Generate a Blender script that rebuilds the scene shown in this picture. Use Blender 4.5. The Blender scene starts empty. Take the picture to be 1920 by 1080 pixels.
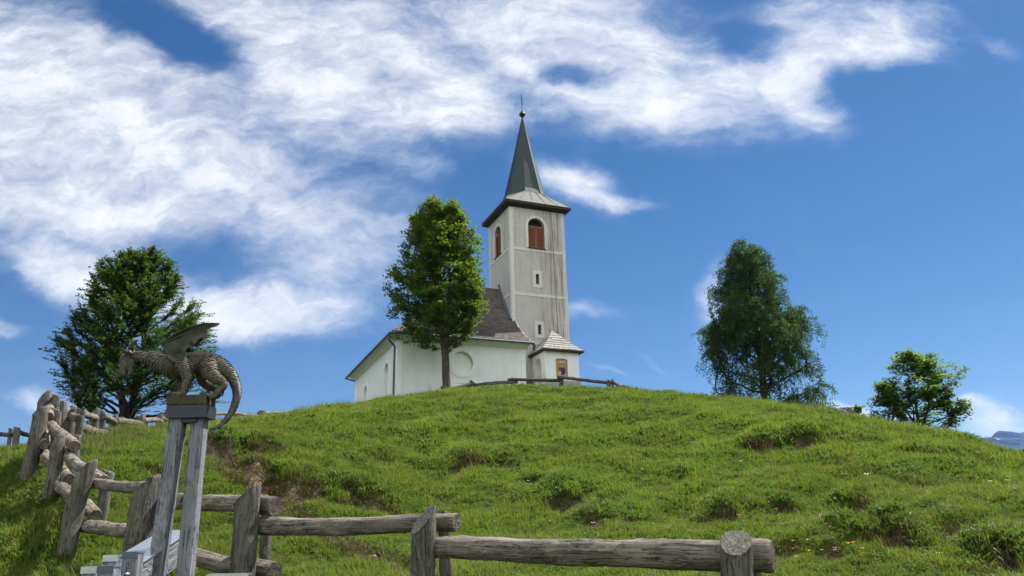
import bpy, bmesh, math, random
import numpy as np
from mathutils import Vector, Matrix, Quaternion
R_ = math.radians
rng = np.random.default_rng(7); random.seed(7)
scene = bpy.context.scene
COL = scene.collection
# ---------------------------------------------------------------- camera
PITCH, ROLL, FPX = R_(18), R_(1.35), 1440.0
CAM = Vector((0, 0, 1.6))
_F = Vector((0, math.cos(PITCH), math.sin(PITCH))); _R0 = Vector((1, 0, 0)); _U0 = Vector((0, -math.sin(PITCH), math.cos(PITCH)))
_R = _R0*math.cos(ROLL) - _U0*math.sin(ROLL); _U = _U0*math.cos(ROLL) + _R0*math.sin(ROLL)
cd = bpy.data.cameras.new('camera'); cam = bpy.data.objects.new('camera', cd); COL.objects.link(cam)
cd.sensor_width = 36; cd.lens = 27; cd.clip_start = 0.05; cd.clip_end = 30000
M = Matrix((( _R.x, _U.x, -_F.x, CAM.x), (_R.y, _U.y, -_F.y, CAM.y), (_R.z, _U.z, -_F.z, CAM.z), (0, 0, 0, 1)))
cam.matrix_world = M; scene.camera = cam
def ray(x, y): return _F*FPX + _R*(x-960) - _U*(y-540)
def at(x, y, Y):
    d = ray(x, y); return CAM + d*(Y/d.y)
# ---------------------------------------------------------------- light
SUN_AZ, SUN_EL = R_(52), R_(56)
scene.view_settings.view_transform = 'Standard'; scene.view_settings.look = 'None'
scene.view_settings.gamma = 1; scene.view_settings.exposure = 1.27
sd = bpy.data.lights.new('sun', 'SUN'); sun = bpy.data.objects.new('sun', sd); COL.objects.link(sun)
sd.energy = 4.6; sd.angle = R_(0.53); sd.color = (1, .955, .88)
_S = Vector((math.sin(SUN_AZ)*math.cos(SUN_EL), math.cos(SUN_AZ)*math.cos(SUN_EL), math.sin(SUN_EL)))
sun.rotation_euler = _S.to_track_quat('Z', 'Y').to_euler()
scene.cycles.max_bounces = 7; scene.cycles.transparent_max_bounces = 8
scene.cycles.diffuse_bounces = 3; scene.cycles.glossy_bounces = 2; scene.cycles.transmission_bounces = 3
scene.cycles.caustics_reflective = False; scene.cycles.caustics_refractive = False

class NT:                                   # tiny node helper
    def __init__(s, tree): s.t = tree; tree.nodes.clear()
    def n(s, typ, ins=None, **kw):
        nd = s.t.nodes.new(typ)
        for k, v in kw.items(): setattr(nd, k, v)
        for k, v in (ins or {}).items():
            if hasattr(v, 'is_linked'): s.t.links.new(v, nd.inputs[k])
            else: nd.inputs[k].default_value = v
        return nd
    def math(s, op, a, b=0.0, c=0.0, clamp=False):
        return s.n('ShaderNodeMath', {0: a, 1: b, 2: c}, operation=op, use_clamp=clamp).outputs[0]
    def vm(s, op, a, b=(0, 0, 0), scale=1.0):
        nd = s.n('ShaderNodeVectorMath', {0: a, 1: b, 3: scale}, operation=op)
        return nd.outputs[1] if op in ('LENGTH', 'DOT_PRODUCT', 'DISTANCE') else nd.outputs[0]
    def ramp(s, v, stops, interp='LINEAR'):
        nd = s.n('ShaderNodeValToRGB', {0: v}); cr = nd.color_ramp; cr.interpolation = interp
        while len(cr.elements) < len(stops): cr.elements.new(.5)
        for e, (p, c) in zip(cr.elements, stops):
            e.position = p; e.color = tuple(c)+(1,) if hasattr(c, '__len__') else (c, c, c, 1)
        return nd.outputs[0]
    def mr(s, v, a, b, c=0.0, d=1.0, typ='SMOOTHSTEP'):
        return s.n('ShaderNodeMapRange', {0: v, 1: a, 2: b, 3: c, 4: d}, interpolation_type=typ).outputs[0]
    def mix(s, f, a, b, blend='MIX'):
        nd = s.n('ShaderNodeMix', {0: f, 6: a, 7: b}, data_type='RGBA', blend_type=blend); return nd.outputs[2]
    def noise(s, vec, scale, detail=4, rough=.55, dist=0.0, out=0):
        return s.n('ShaderNodeTexNoise', {'Vector': vec, 'Scale': scale, 'Detail': detail, 'Roughness': rough, 'Distortion': dist}).outputs[out]
    def mapping(s, vec, loc=(0, 0, 0), rot=(0, 0, 0), sc=(1, 1, 1), typ='POINT'):
        return s.n('ShaderNodeMapping', {'Vector': vec, 'Location': loc, 'Rotation': rot, 'Scale': sc}, vector_type=typ).outputs[0]

# ---------------------------------------------------------------- sky with clouds
def uv_dir(x, y):
    d = ray(x, y); return d.x/d.y, d.z/d.y
w = bpy.data.worlds.new('World'); scene.world = w; w.use_nodes = True
w.cycles.sampling_method = 'MANUAL'; w.cycles.sample_map_resolution = 512
T = NT(w.node_tree)
sky = T.n('ShaderNodeTexSky', sky_type='NISHITA', sun_disc=False, sun_elevation=SUN_EL, sun_rotation=SUN_AZ,
          altitude=900, air_density=1.0, dust_density=.35, ozone_density=2.2)
skyc = T.n('ShaderNodeHueSaturation', {'Saturation': 1.36, 'Value': .68, 'Fac': 1.0, 'Color': sky.outputs[0]}).outputs[0]
gen = T.n('ShaderNodeTexCoord').outputs['Generated']
sx = T.n('ShaderNodeSeparateXYZ', {0: gen})
yy = T.math('MAXIMUM', T.math('ABSOLUTE', sx.outputs[1]), .06)
u = T.math('DIVIDE', sx.outputs[0], yy); v = T.math('DIVIDE', sx.outputs[2], yy)
uv = T.n('ShaderNodeCombineXYZ', {0: u, 1: v, 2: 0.0}).outputs[0]
wn = T.vm('SUBTRACT', T.noise(uv, 2.2, 3, .5, out=1), (.5, .5, .5))
wn2 = T.vm('SUBTRACT', T.noise(uv, 9.0, 4, .6, out=1), (.5, .5, .5))
uvw = T.vm('ADD', T.vm('ADD', uv, T.vm('SCALE', wn, scale=.13)), T.vm('SCALE', wn2, scale=.07))
# (centre px, end of long axis px, short/long ratio, weight)
BL = [((130, 210), (560, 350), .40, .85), ((330, 350), (820, 450), .30, .92), ((60, 400), (420, 520), .30, .5), ((640, 470), (880, 500), .45, .45), ((60, 90), (330, 120), .6, .38),
      ((520, 50), (1200, 70), .34, .95), ((560, 170), (820, 330), .55, .42), ((700, 180), (960, 250), .55, .5), ((850, 190), (985, 265), .6, .7), ((40, 300), (300, 400), .6, .2), ((620, 560), (860, 640), .6, .28), ((120, 640), (420, 660), .4, .22), ((300, 500), (520, 560), .5, .25),
      ((1080, 40), (1330, 60), .6, .95), ((1230, 165), (1540, 185), .46, 1.15), ((1500, 190), (1570, 270), .66, 1.0), ((1180, 130), (1330, 170), .6, .6),
      ((1560, 60), (1830, 0), .42, 1.1), ((1640, 105), (1780, 85), .5, .5), ((1880, 80), (1960, 100), .4, .5),
      ((1075, 352), (1190, 385), .50, 1.15), ((1190, 385), (1290, 392), .22, .55),
      ((540, 590), (760, 585), .28, .95), ((380, 560), (540, 640), .3, .55), ((120, 500), (250, 555), .36, .85),
      ((15, 600), (80, 606), .35, .75), ((70, 742), (130, 745), .36, .8), ((180, 745), (230, 760), .5, .7),
      ((1325, 560), (1350, 480), .42, .75), ((1100, 572), (1185, 560), .3, .5), ((1130, 685), (1180, 700), .2, .35), ((1215, 665), (1255, 690), .25, .35),
      ((1870, 785), (1965, 790), .62, 1.25), ((1835, 760), (1890, 765), .6, .8), ((1620, 785), (1760, 800), .28, 1.1), ((1560, 765), (1620, 775), .4, .9),
      ((410, 745), (440, 745), .8, .7), ((780, 330), (840, 345), .5, .4)]
HOLES = [((290, 65), (470, 145), .36, 1.2), ((390, 100), (450, 150), .6, .5),  ((1390, 75), (1470, 105), .6, .75),
         ((720, 150), (800, 185), .5, .4), ((1090, 140), (1160, 150), .45, .9), ((330, 480), (560, 510), .28, .45), ((1690, 180), (1900, 200), .35, .7)]
def blob(c, e, ratio, wgt, rough=0.0):
    cu, cv = uv_dir(*c); eu, ev = uv_dir(*e)
    L = math.hypot(eu-cu, ev-cv); a = math.atan2(ev-cv, eu-cu)
    m = T.mapping(uvw, (cu, cv, 0), (0, 0, a), (L, L*ratio, 1), 'TEXTURE')
    d = T.vm('LENGTH', m)
    return T.mr(d, 1.25, 0.15, 0, wgt)
fld = None
for b in BL:
    o = blob(*b); fld = o if fld is None else T.math('ADD', fld, o)
fld = T.math('MINIMUM', fld, 1.25)
for b in HOLES: fld = T.math('SUBTRACT', fld, blob(*b))
st = T.mapping(uvw, (0, 0, 0), (0, 0, R_(20)), (1.3, 2.9, 1))
fb = T.noise(st, 2.3, 10, .60, .25)
fb2 = T.noise(T.mapping(uvw, (3, 1, 0), (0, 0, R_(-10)), (2.2, 4.0, 1)), 7.0, 8, .66)
nz = T.math('ADD', T.math('MULTIPLY', T.math('SUBTRACT', fb, .5), 1.75), T.math('MULTIPLY', T.math('SUBTRACT', fb2, .5), 1.1))
dn = T.math('ADD', fld, T.math('MULTIPLY', nz, T.mr(fld, -.2, .5, .25, .9)))
dens = T.math('MULTIPLY', T.mr(dn, -.03, 1.6, 0, 1, 'SMOOTHSTEP'), T.mr(T.noise(T.mapping(uvw, (7, 2, 0), (0, 0, R_(14)), (1, 2.2, 1)), 7.0, 8, .68), .28, .62, .55, 1.0))
ccol = T.ramp(T.math('ADD', T.math('MULTIPLY', fb2, .5), T.math('MULTIPLY', dens, .5)), [(.25, (.70, .78, .92)), (.5, (.88, .92, .98)), (.72, (.99, .99, 1.0))])
SKYS = .055
bg1 = T.n('ShaderNodeBackground', {'Color': skyc, 'Strength': SKYS})
bg2 = T.n('ShaderNodeBackground', {'Color': ccol, 'Strength': .445})
# bright cloud added over the unseen sky behind the camera, lifts the shaded walls
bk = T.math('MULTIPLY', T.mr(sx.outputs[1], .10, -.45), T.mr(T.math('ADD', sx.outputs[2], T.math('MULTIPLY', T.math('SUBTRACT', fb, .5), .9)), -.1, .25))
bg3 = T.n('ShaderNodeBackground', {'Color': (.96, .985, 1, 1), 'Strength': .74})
mx = T.n('ShaderNodeMixShader', {0: dens, 1: bg1.outputs[0], 2: bg2.outputs[0]})
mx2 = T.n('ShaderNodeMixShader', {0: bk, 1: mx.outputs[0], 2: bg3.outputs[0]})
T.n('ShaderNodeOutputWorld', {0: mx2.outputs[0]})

# ---------------------------------------------------------------- helpers
def setp(o, label=None, cat=None, group=None, kind=None):
    if label: o['label'] = label
    if cat: o['category'] = cat
    if group: o['group'] = group
    if kind: o['kind'] = kind
    return o
def empty(name, loc, label, cat, group=None, rz=0):
    o = bpy.data.objects.new(name, None); COL.objects.link(o); o.location = loc; o.rotation_euler = (0, 0, rz); o.empty_display_size = .2
    return setp(o, label, cat, group)
def mesh_obj(name, verts, faces, mat, parent=None, loc=(0, 0, 0), smooth=False, rot=None):
    me = bpy.data.meshes.new(name); me.from_pydata([tuple(map(float, q)) for q in verts], [], [tuple(map(int, q)) for q in faces]); me.update()
    if smooth: me.polygons.foreach_set('use_smooth', [True]*len(me.polygons))
    me.materials.append(mat)
    o = bpy.data.objects.new(name, me); COL.objects.link(o); o.location = loc
    if rot is not None: o.rotation_mode = 'QUATERNION'; o.rotation_quaternion = rot
    if parent: o.parent = parent
    return o
def quads_obj(name, V, mat, parent=None, loc=(0, 0, 0), n=4):   # V: (k*n,3) array of separate n-gons
    me = bpy.data.meshes.new(name); k = len(V)//n
    me.vertices.add(k*n); me.vertices.foreach_set('co', np.asarray(V, np.float32).ravel())
    me.loops.add(k*n); me.loops.foreach_set('vertex_index', np.arange(k*n, dtype=np.int32))
    me.polygons.add(k); me.polygons.foreach_set('loop_start', np.arange(0, k*n, n, dtype=np.int32))
    me.update(calc_edges=True); me.materials.append(mat)
    o = bpy.data.objects.new(name, me)
    COL.objects.link(o); o.location = loc
    if parent: o.parent = parent
    return o
class MB:
    def __init__(s): s.v = []; s.f = []
    def add(s, vs, fs):
        b = len(s.v); s.v += [tuple(q) for q in vs]; s.f += [tuple(i+b for i in q) for q in fs]; return s
    def box(s, x0, x1, y0, y1, z0, z1):
        return s.add([(x0, y0, z0), (x1, y0, z0), (x1, y1, z0), (x0, y1, z0), (x0, y0, z1), (x1, y0, z1), (x1, y1, z1), (x0, y1, z1)],
                     [(0, 3, 2, 1), (4, 5, 6, 7), (0, 1, 5, 4), (1, 2, 6, 5), (2, 3, 7, 6), (3, 0, 4, 7)])
    def prism(s, poly, d):                  # poly: list of 3D points, extruded by vector d
        n = len(poly); P = [Vector(q) for q in poly]; d = Vector(d)
        return s.add(P+[q+d for q in P], [tuple(range(n-1, -1, -1)), tuple(range(n, 2*n))]+[(i, (i+1) % n, (i+1) % n+n, i+n) for i in range(n)])
    def tube(s, pts, rad, n=8, cap=True):
        pts = [Vector(q) for q in pts]; rings = []; up = Vector((.13, .21, .97))
        for i, p in enumerate(pts):
            t = (pts[min(i+1, len(pts)-1)]-pts[max(i-1, 0)]).normalized()
            a = t.cross(up)
            if a.length < .1: a = t.cross(Vector((1, 0, 0)))
            a.normalize(); b = t.cross(a); r = rad[i] if hasattr(rad, '__len__') else rad
            rings.append([p+(a*math.cos(k*2*math.pi/n)+b*math.sin(k*2*math.pi/n))*r for k in range(n)])
        vs = [q for r in rings for q in r]
        fs = [(i*n+k, i*n+(k+1) % n, (i+1)*n+(k+1) % n, (i+1)*n+k) for i in range(len(pts)-1) for k in range(n)]
        if cap: fs += [tuple(range(n-1, -1, -1)), tuple((len(pts)-1)*n+k for k in range(n))]
        return s.add(vs, fs)
    def build(s, name, mat, parent=None, loc=(0, 0, 0), smooth=False): return mesh_obj(name, s.v, s.f, mat, parent, loc, smooth)

def mat_new(name):
    m = bpy.data.materials.new(name); m.use_nodes = True; return m, NT(m.node_tree)
def finish(t, sh, disp=None):
    o = t.n('ShaderNodeOutputMaterial', {0: sh})
def bump(t, h, strength=.4, dist=.02):
    return t.n('ShaderNodeBump', {'Strength': strength, 'Distance': dist, 'Height': h}).outputs[0]
def bsdf(t, col, rough=.8, normal=None, metal=0.0, spec=.3):
    ins = {'Base Color': col, 'Roughness': rough, 'Metallic': metal, 'Specular IOR Level': spec}
    if normal is not None: ins['Normal'] = normal
    return t.n('ShaderNodeBsdfPrincipled', ins).outputs[0]

# ---------------------------------------------------------------- materials
def m_plaster(name, base, stain=0.0, red=0.0):
    m, t = mat_new(name); P = t.n('ShaderNodeTexCoord').outputs['Object']
    a = t.noise(P, .9, 6, .6); b = t.noise(P, 9, 6, .65); s = t.noise(t.mapping(P, sc=(2.2, 2.2, .16)), 1.6, 6, .65)
    c = t.mix(t.math('MULTIPLY', t.mr(a, .35, .7), .35), (*base, 1), (base[0]*.78, base[1]*.8, base[2]*.78, 1))
    c = t.mix(t.math('MULTIPLY', t.mr(b, .4, .75), .14), c, (base[0]*.6, base[1]*.62, base[2]*.58, 1))
    if stain:
        c = t.mix(t.math('MULTIPLY', t.mr(s, .46, .72), stain), c, (.16, .155, .14, 1))
        bl = t.noise(P, 2.3, 7, .7); c = t.mix(t.math('MULTIPLY', t.mr(bl, .47, .7), stain*.7), c, (.22, .215, .19, 1))
    if red:
        xs = t.n('ShaderNodeSeparateXYZ', {0: P}); gx = t.mr(xs.outputs[0], 1.2, 3.8)
        s2 = t.noise(t.mapping(P, (5, 0, 0), sc=(2.6, 1, .14)), 1.5, 7, .75, .4)
        c = t.mix(t.math('MULTIPLY', t.math('MULTIPLY', gx, t.mr(s2, .40, .68)), red), c, (.17, .10, .095, 1))
    h = t.math('ADD', t.noise(P, 22, 5, .6), t.math('MULTIPLY', t.noise(P, 2.2, 3), .8))
    finish(t, bsdf(t, c, .92, bump(t, h, .35, .03), spec=.15)); return m
M_wall = m_plaster('white_plaster', (.79, .81, .79), .10)
M_trim = m_plaster('white_trim', (.86, .875, .84), .08)
M_tower = m_plaster('tower_plaster', (.49, .468, .428), .38, 1.0)
M_band = m_plaster('tower_band', (.62, .605, .56), .3, .35)
M_plinth = m_plaster('grey_plinth', (.33, .34, .33), .3)

def m_wood(name, dark, light, sc=1.0, crack=.7, lich=0.0, pw=.38):
    m, t = mat_new(name); P = t.n('ShaderNodeTexCoord').outputs['Object']
    rnd = t.n('ShaderNodeObjectInfo').outputs['Random']
    off = t.n('ShaderNodeCombineXYZ', {0: t.math('MULTIPLY', rnd, 37.0), 1: t.math('MULTIPLY', rnd, 11.0), 2: t.math('MULTIPLY', rnd, 5.0)}).outputs[0]
    Q = t.vm('ADD', P, off)
    g = t.noise(t.mapping(Q, sc=(26*sc, 26*sc, 1.5*sc)), 1.6, 8, .65, .6)
    c2 = t.noise(t.mapping(Q, sc=(16*sc, 16*sc, .7*sc)), 1.9, 4, .6, .8)
    big = t.noise(Q, 5*sc, 5, .6)
    mid = tuple((a+b)*.5 for a, b in zip(dark, light))
    col = t.ramp(t.math('ADD', t.math('MULTIPLY', g, .7), t.math('MULTIPLY', big, .3)), [(.33, dark), (.48, mid), (.64, light)])
    ck = t.mr(t.math('ABSOLUTE', t.math('SUBTRACT', c2, .5)), .0, .022, 1, 0)
    ck = t.math('MULTIPLY', ck, t.mr(t.noise(Q, 7, 2), .42, .55))
    col = t.mix(t.math('MULTIPLY', ck, crack), col, (.025, .022, .018, 1))
    kn = t.n('ShaderNodeTexVoronoi', {'Vector': t.mapping(Q, sc=(7, 7, 3.2)), 'Scale': 1.0, 'Randomness': 1.0}).outputs[0]
    col = t.mix(t.mr(kn, .05, .13, .8, 0), col, (.05, .035, .025, 1))
    if lich:
        li = t.noise(Q, 24, 6, .7); col = t.mix(t.math('MULTIPLY', t.mr(li, .56, .66), lich), col, (.10, .12, .055, 1))
    pt = t.noise(t.mapping(Q, sc=(7*sc, 7*sc, 2.2*sc)), 1.5, 5, .6, .5); pm = t.mr(pt, .49, .53)
    col = t.mix(t.math('MULTIPLY', t.math('SUBTRACT', 1.0, pm), pw), col, (*[q*.75 for q in dark], 1))
    lf = t.noise(Q, 60, 3, .6); col = t.mix(t.math('MULTIPLY', t.mr(lf, .5, .75), .25), col, (*[min(q*1.25, .6) for q in light], 1))
    h = t.math('ADD', t.math('SUBTRACT', g, t.math('MULTIPLY', ck, 1.0)), t.math('MULTIPLY', pm, .35))
    finish(t, bsdf(t, col, .85, bump(t, h, .95, .022), spec=.15)); return m
M_log = m_wood('weathered_log', (.072, .057, .043), (.30, .265, .225), 1.0, .85)
M_post = m_wood('weathered_post', (.066, .060, .048), (.20, .188, .162), 1.1, .7, .35)
M_plank = m_wood('grey_planed_wood', (.135, .142, .155), (.235, .245, .265), .9, .35, pw=.08)
M_darklog = m_wood('dark_weathered_log', (.06, .052, .045), (.17, .155, .14), 1.0, .7)
M_end = m_wood('log_end', (.05, .042, .035), (.22, .19, .16), .5, .6)
M_mossblock = m_wood('mossy_wood', (.04, .038, .022), (.11, .10, .06), 1.0, .5, .6)

def m_simple(name, col, rough=.6, metal=0.0, nscale=8, var=.3, bstr=.15, spec=.3):
    m, t = mat_new(name); P = t.n('ShaderNodeTexCoord').outputs['Object']
    a = t.noise(P, nscale, 6, .6)
    c = t.mix(t.mr(a, .3, .75), (*col, 1), (*[q*(1-var) for q in col], 1))
    finish(t, bsdf(t, c, rough, bump(t, a, bstr, .02), metal, spec)); return m
M_spire = m_simple('green_sheet_metal', (.012, .032, .027), .62, .0, 1.4, .3, .1, .5)
M_skirt = m_simple('grey_sheet_metal', (.085, .086, .08), .8, .0, 3.5, .45, .15, .5)
M_fascia = m_simple('dark_brown_board', (.030, .022, .020), .7, 0, 6)
M_gutter = m_simple('blue_grey_zinc', (.09, .12, .145), .6, .1, 5, .25)
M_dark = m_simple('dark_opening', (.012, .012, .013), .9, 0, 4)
M_iron = m_simple('dark_iron', (.035, .033, .032), .5, .6, 10)
M_band_metal = m_simple('anthracite_metal', (.045, .048, .062), .5, .4, 20, .2)
M_steel = m_simple('bright_sheet_steel', (.62, .66, .69), .22, .9, 3, .15, .05)
M_soil_dark = m_simple('soil', (.05, .036, .022), .95, 0, 30, .5, .6)
M_stone = m_simple('grey_rock', (.17, .155, .135), .9, 0, 5, .55, .9)
m_, t_ = mat_new('red_brown_louvre'); P_ = t_.n('ShaderNodeTexCoord').outputs['Object']
finish(t_, bsdf(t_, t_.mix(t_.noise(t_.mapping(P_, sc=(3, 3, 14)), 2, 5), (.15, .050, .026, 1), (.29, .105, .052, 1)), .6)); M_shut = m_

def m_shingle(name, a, b, gap, nx, nz):
    m, t = mat_new(name); P = t.n('ShaderNodeTexCoord').outputs['Object']
    rp = t.n('ShaderNodeNewGeometry').outputs['Random Per Island']
    g = t.noise(t.mapping(P, sc=(6, 6, 2)), 3, 6, .65)
    c = t.mix(g, t.mix(rp, (*a, 1), (*b, 1)), (*[q*.55 for q in a], 1))
    finish(t, bsdf(t, c, .85, bump(t, g, .5, .02), spec=.2)); return m
M_shing = m_shingle('brown_wood_shingle', (.155, .128, .115), (.062, .050, .046), .1, 1, 1)
M_shing_pale = m_shingle('pale_wood_shingle', (.36, .345, .315), (.22, .205, .185), .1, 1, 1)

def m_leaf(name, c1, c2, trans, tw=.45, rough=.68):
    m, t = mat_new(name); geo = t.n('ShaderNodeNewGeometry'); rp = geo.outputs['Random Per Island']
    n = t.noise(geo.outputs['Position'], .8, 3, .5)
    c = t.mix(t.math('ADD', t.math('MULTIPLY', rp, .6), t.math('MULTIPLY', n, .4)), (*c1, 1), (*c2, 1))
    tc = t.mix(t.math('MULTIPLY', rp, .8), (*trans, 1), (*[q*.6 for q in trans], 1))
    b = bsdf(t, c, rough, spec=.15); tr = t.n('ShaderNodeBsdfTranslucent', {0: tc}).outputs[0]
    finish(t, t.n('ShaderNodeMixShader', {0: tw, 1: b, 2: tr}).outputs[0]); return m
M_linden = m_leaf('linden_leaf', (.030, .062, .010), (.060, .11, .015), (.20, .31, .02))
M_beech = m_leaf('beech_leaf', (.032, .068, .014), (.060, .105, .022), (.11, .20, .02), .38)
M_birch = m_leaf('birch_leaf', (.030, .066, .018), (.055, .10, .026), (.09, .17, .03), .35)
M_syc = m_leaf('sycamore_leaf', (.05, .105, .018), (.085, .15, .028), (.20, .34, .04))
def m_bark(name, a, b):
    m, t = mat_new(name); P = t.n('ShaderNodeTexCoord').outputs['Object']
    g = t.noise(t.mapping(P, sc=(7, 7, 1.6)), 3, 6, .65, .5)
    finish(t, bsdf(t, t.mix(t.mr(g, .35, .65), (*a, 1), (*b, 1)), .9, bump(t, g, .8, .04), spec=.15)); return m
M_bark = m_bark('grey_brown_bark', (.035, .028, .022), (.105, .085, .068))
M_barkd = m_bark('dark_bark', (.016, .014, .012), (.05, .043, .036))

# ---------------------------------------------------------------- terrain
def el_px(x, y):
    d = ray(x, y); return math.atan2(d.x, d.y), d.z/math.hypot(d.x, d.y)
SIL = [(-150, 872), (0, 868), (60, 852), (120, 832), (160, 824), (220, 816), (320, 810), (400, 803), (460, 793), (520, 785), (590, 776), (660, 765), (750, 752), (830, 739), (890, 732),
       (960, 730.5), (1090, 731), (1170, 736), (1300, 747), (1400, 757), (1480, 765), (1540, 776), (1600, 789), (1700, 808), (1800, 823), (1826, 839), (1860, 851), (1920, 867), (2050, 905)]
_az = np.array([el_px(*q)[0] for q in SIL]); _el = np.array([el_px(*q)[1] for q in SIL])
_az = np.concatenate([[-math.pi, -1.6, -1.1, -.8], _az, [.85, 1.1, 1.6, math.pi]]); _el = np.concatenate([[-.11, -.11, -.02, .06], _el, [.02, -.05, -.11, -.11]])
DC = [(-150, 22), (0, 19), (150, 16.5), (300, 20.5), (400, 24), (500, 28), (600, 33), (700, 39), (830, 43), (1000, 46), (1200, 43), (1400, 38), (1600, 34), (1800, 30), (1920, 27)]
_daz = np.array([el_px(q[0], 800)[0] for q in DC]); _dc = np.array([float(q[1]) for q in DC])
_K = []
for k in range(70):
    wl = 6.0*(.55**rng.integers(0, 6)); a = rng.uniform(0, 2*math.pi); _K.append((math.cos(a)*2*math.pi/wl, math.sin(a)*2*math.pi/wl, rng.uniform(0, 6.28), wl))
def bumps(x, y):
    s = 0
    for kx, ky, ph, wl in _K: s = s + wl*.0052*np.sin(kx*x+ky*y+ph)
    return s
_azl, _azr = el_px(190, 800)[0], el_px(620, 800)[0]
def base_h(x, y):
    r = np.hypot(x, y); az = np.arctan2(x, y)
    e = np.interp(az, _az, _el); D = np.interp(az, _daz, _dc)
    s = np.clip((D-r)/(D-5), 0, 1)**np.interp(az, [_azl, _azr], [2.15, 3.5])
    h = 1.6+np.minimum(r, D)*(e-(e+.15)*s)
    h5 = .85-.225*(5-r); k = 3.0*np.clip(r, 0, 9); near = np.where(h5 > 0, h5, 0)
    h = np.where(r < 5, np.maximum(near, .02*r), h)
    L = np.interp(D, [16, 30, 44], [5., 9., 11.])
    h = h+np.where(r > D, np.maximum(e, 0)*L*(1-np.exp(-np.maximum(r-D, 0)/L)), 0)
    h = h-np.where(r > 70, .012*np.minimum(r-70, 60)**2, 0)
    return np.maximum(h, -40)
SC = []       # banks: x, y, half width, height, bare strength
def hgt(x, y, detail=True):
    x = np.asarray(x, float); y = np.asarray(y, float)
    h = base_h(x, y); r = np.hypot(x, y)
    h = h+bumps(x, y)*np.clip((r-2)/4, 0, 1)*np.clip((75-r)/10, 0, 1)
    for (cx, cy, wa, A, bw) in SC:
        q = math.hypot(cx, cy); ux, uy = cx/q, cy/q
        b = (x-cx)*ux+(y-cy)*uy; a = (x-cx)*uy-(y-cy)*ux
        b = b+.10*np.sin(a*5/wa*.6+cx)+.25*(a/wa)**2*.6
        m = np.exp(-(np.abs(a)/wa)**3)*np.clip(.75+.55*np.sin(a*6.3+cx*3)+.35*np.sin(a*14+b*5+cy), .1, 1.3)
        pr = np.where(b > 0, np.exp(-(np.maximum(b, 0)/1.3)**2), 0)*np.clip(b/.16, 0, 1) - .45*np.exp(-((b+.05)/.45)**2)
        h = h+A*.8*m*pr
    return h
def bare(x, y):
    s = np.zeros_like(np.asarray(x, float))
    for (cx, cy, wa, A, bw) in SC:
        q = math.hypot(cx, cy); ux, uy = cx/q, cy/q
        b = (x-cx)*ux+(y-cy)*uy; a = (x-cx)*uy-(y-cy)*ux
        b = b+.10*np.sin(a*5/wa*.6+cx)+.25*(a/wa)**2*.6
        s = np.maximum(s, bw*np.exp(-(np.abs(a)/wa)**3)*np.clip(.7+.55*np.sin(a*6.3+cx*3)+.4*np.sin(a*14+b*9+cy), 0, 1.1)*np.exp(-((b+.02)/.17)**2))
    for i in range(len(PATH)-1):
        (x0, y0), (x1, y1) = PATH[i], PATH[i+1]; dx, dy = x1-x0, y1-y0; L2 = dx*dx+dy*dy+1e-9
        tt = np.clip(((x-x0)*dx+(y-y0)*dy)/L2, 0, 1); d = np.hypot(x-x0-tt*dx, y-y0-tt*dy)
        s = np.maximum(s, .95*np.exp(-(d/.21)**2))
    return s
PATH = []
def hit(px, py, far=90):
    d = ray(px, py); d = d/math.hypot(d.x, d.y); rs = np.linspace(3, far, 4000)
    z = 1.6+d.z*rs; g = hgt(d.x*rs, d.y*rs); i = np.argmax(g >= z)
    if g[i] < z[i]: i = len(rs)-1
    return Vector((d.x*rs[i], d.y*rs[i], g[i]))
SCP = [(440, 862, 76, .60, 1.0), (590, 935, 95, .45, .9), (690, 955, 60, .35, .8), (905, 882, 62, .30, .9), (480, 900, 45, .3, .9), (745, 868, 30, .12, .7), (1080, 950, 60, .26, .75), (1150, 975, 60, .22, .6),
       (1470, 838, 85, .34, .8), (1400, 968, 90, .3, .6), (1640, 1015, 70, .32, 1.), (1590, 972, 60, .26, .8), (1700, 916, 55, .18, .7), (1830, 1015, 60, .25, .8), (1890, 1070, 60, .3, .9),
       (830, 1045, 40, .15, .5), (1240, 838, 26, .1, .6), (1190, 798, 18, .1, .6), (1000, 905, 30, .12, .6), (630, 830, 16, .1, .9), (1750, 850, 40, .2, .4), (1300, 900, 30, .1, .4), (300, 900, 40, .15, .5), (1500, 1020, 40, .15, .5)]
_sc = []
for (px, py, w2, A, bw) in SCP:
    p = hit(px, py); q = hit(px+w2, py); wa = w2/FPX*p.length
    _sc.append((p.x, p.y, wa, A, bw))
_pp = [hit(*q) for q in ((415, 862), (440, 885), (500, 930), (540, 965), (610, 1010), (700, 1050), (770, 1085))]
PATH = [(p.x, p.y) for p in _pp]
SC = _sc
azs = np.concatenate([np.linspace(-math.pi, -.72, 40)[:-1], np.linspace(-.72, .72, 430), np.linspace(.72, math.pi, 40)[1:]])
rs = np.concatenate([[.02, .4, .9], np.geomspace(1.4, 100, 520), [110, 125, 150, 220, 500, 1500, 4000, 9000]])
A_, R2 = np.meshgrid(azs, rs); X = R2*np.sin(A_); Y = R2*np.cos(A_); Z = hgt(X, Y); BR = bare(X, Y)
nr, na = X.shape
me = bpy.data.meshes.new('ground'); me.vertices.add(nr*na); me.vertices.foreach_set('co', np.stack([X, Y, Z], -1).astype(np.float32).ravel())
ii, jj = np.meshgrid(np.arange(nr-1), np.arange(na-1), indexing='ij'); a0 = (ii*na+jj).ravel()
fq = np.stack([a0, a0+na, a0+na+1, a0+1], 1).astype(np.int32)
me.loops.add(fq.size); me.loops.foreach_set('vertex_index', fq.ravel()); me.polygons.add(len(fq)); me.polygons.foreach_set('loop_start', np.arange(0, fq.size, 4, dtype=np.int32))
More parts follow.
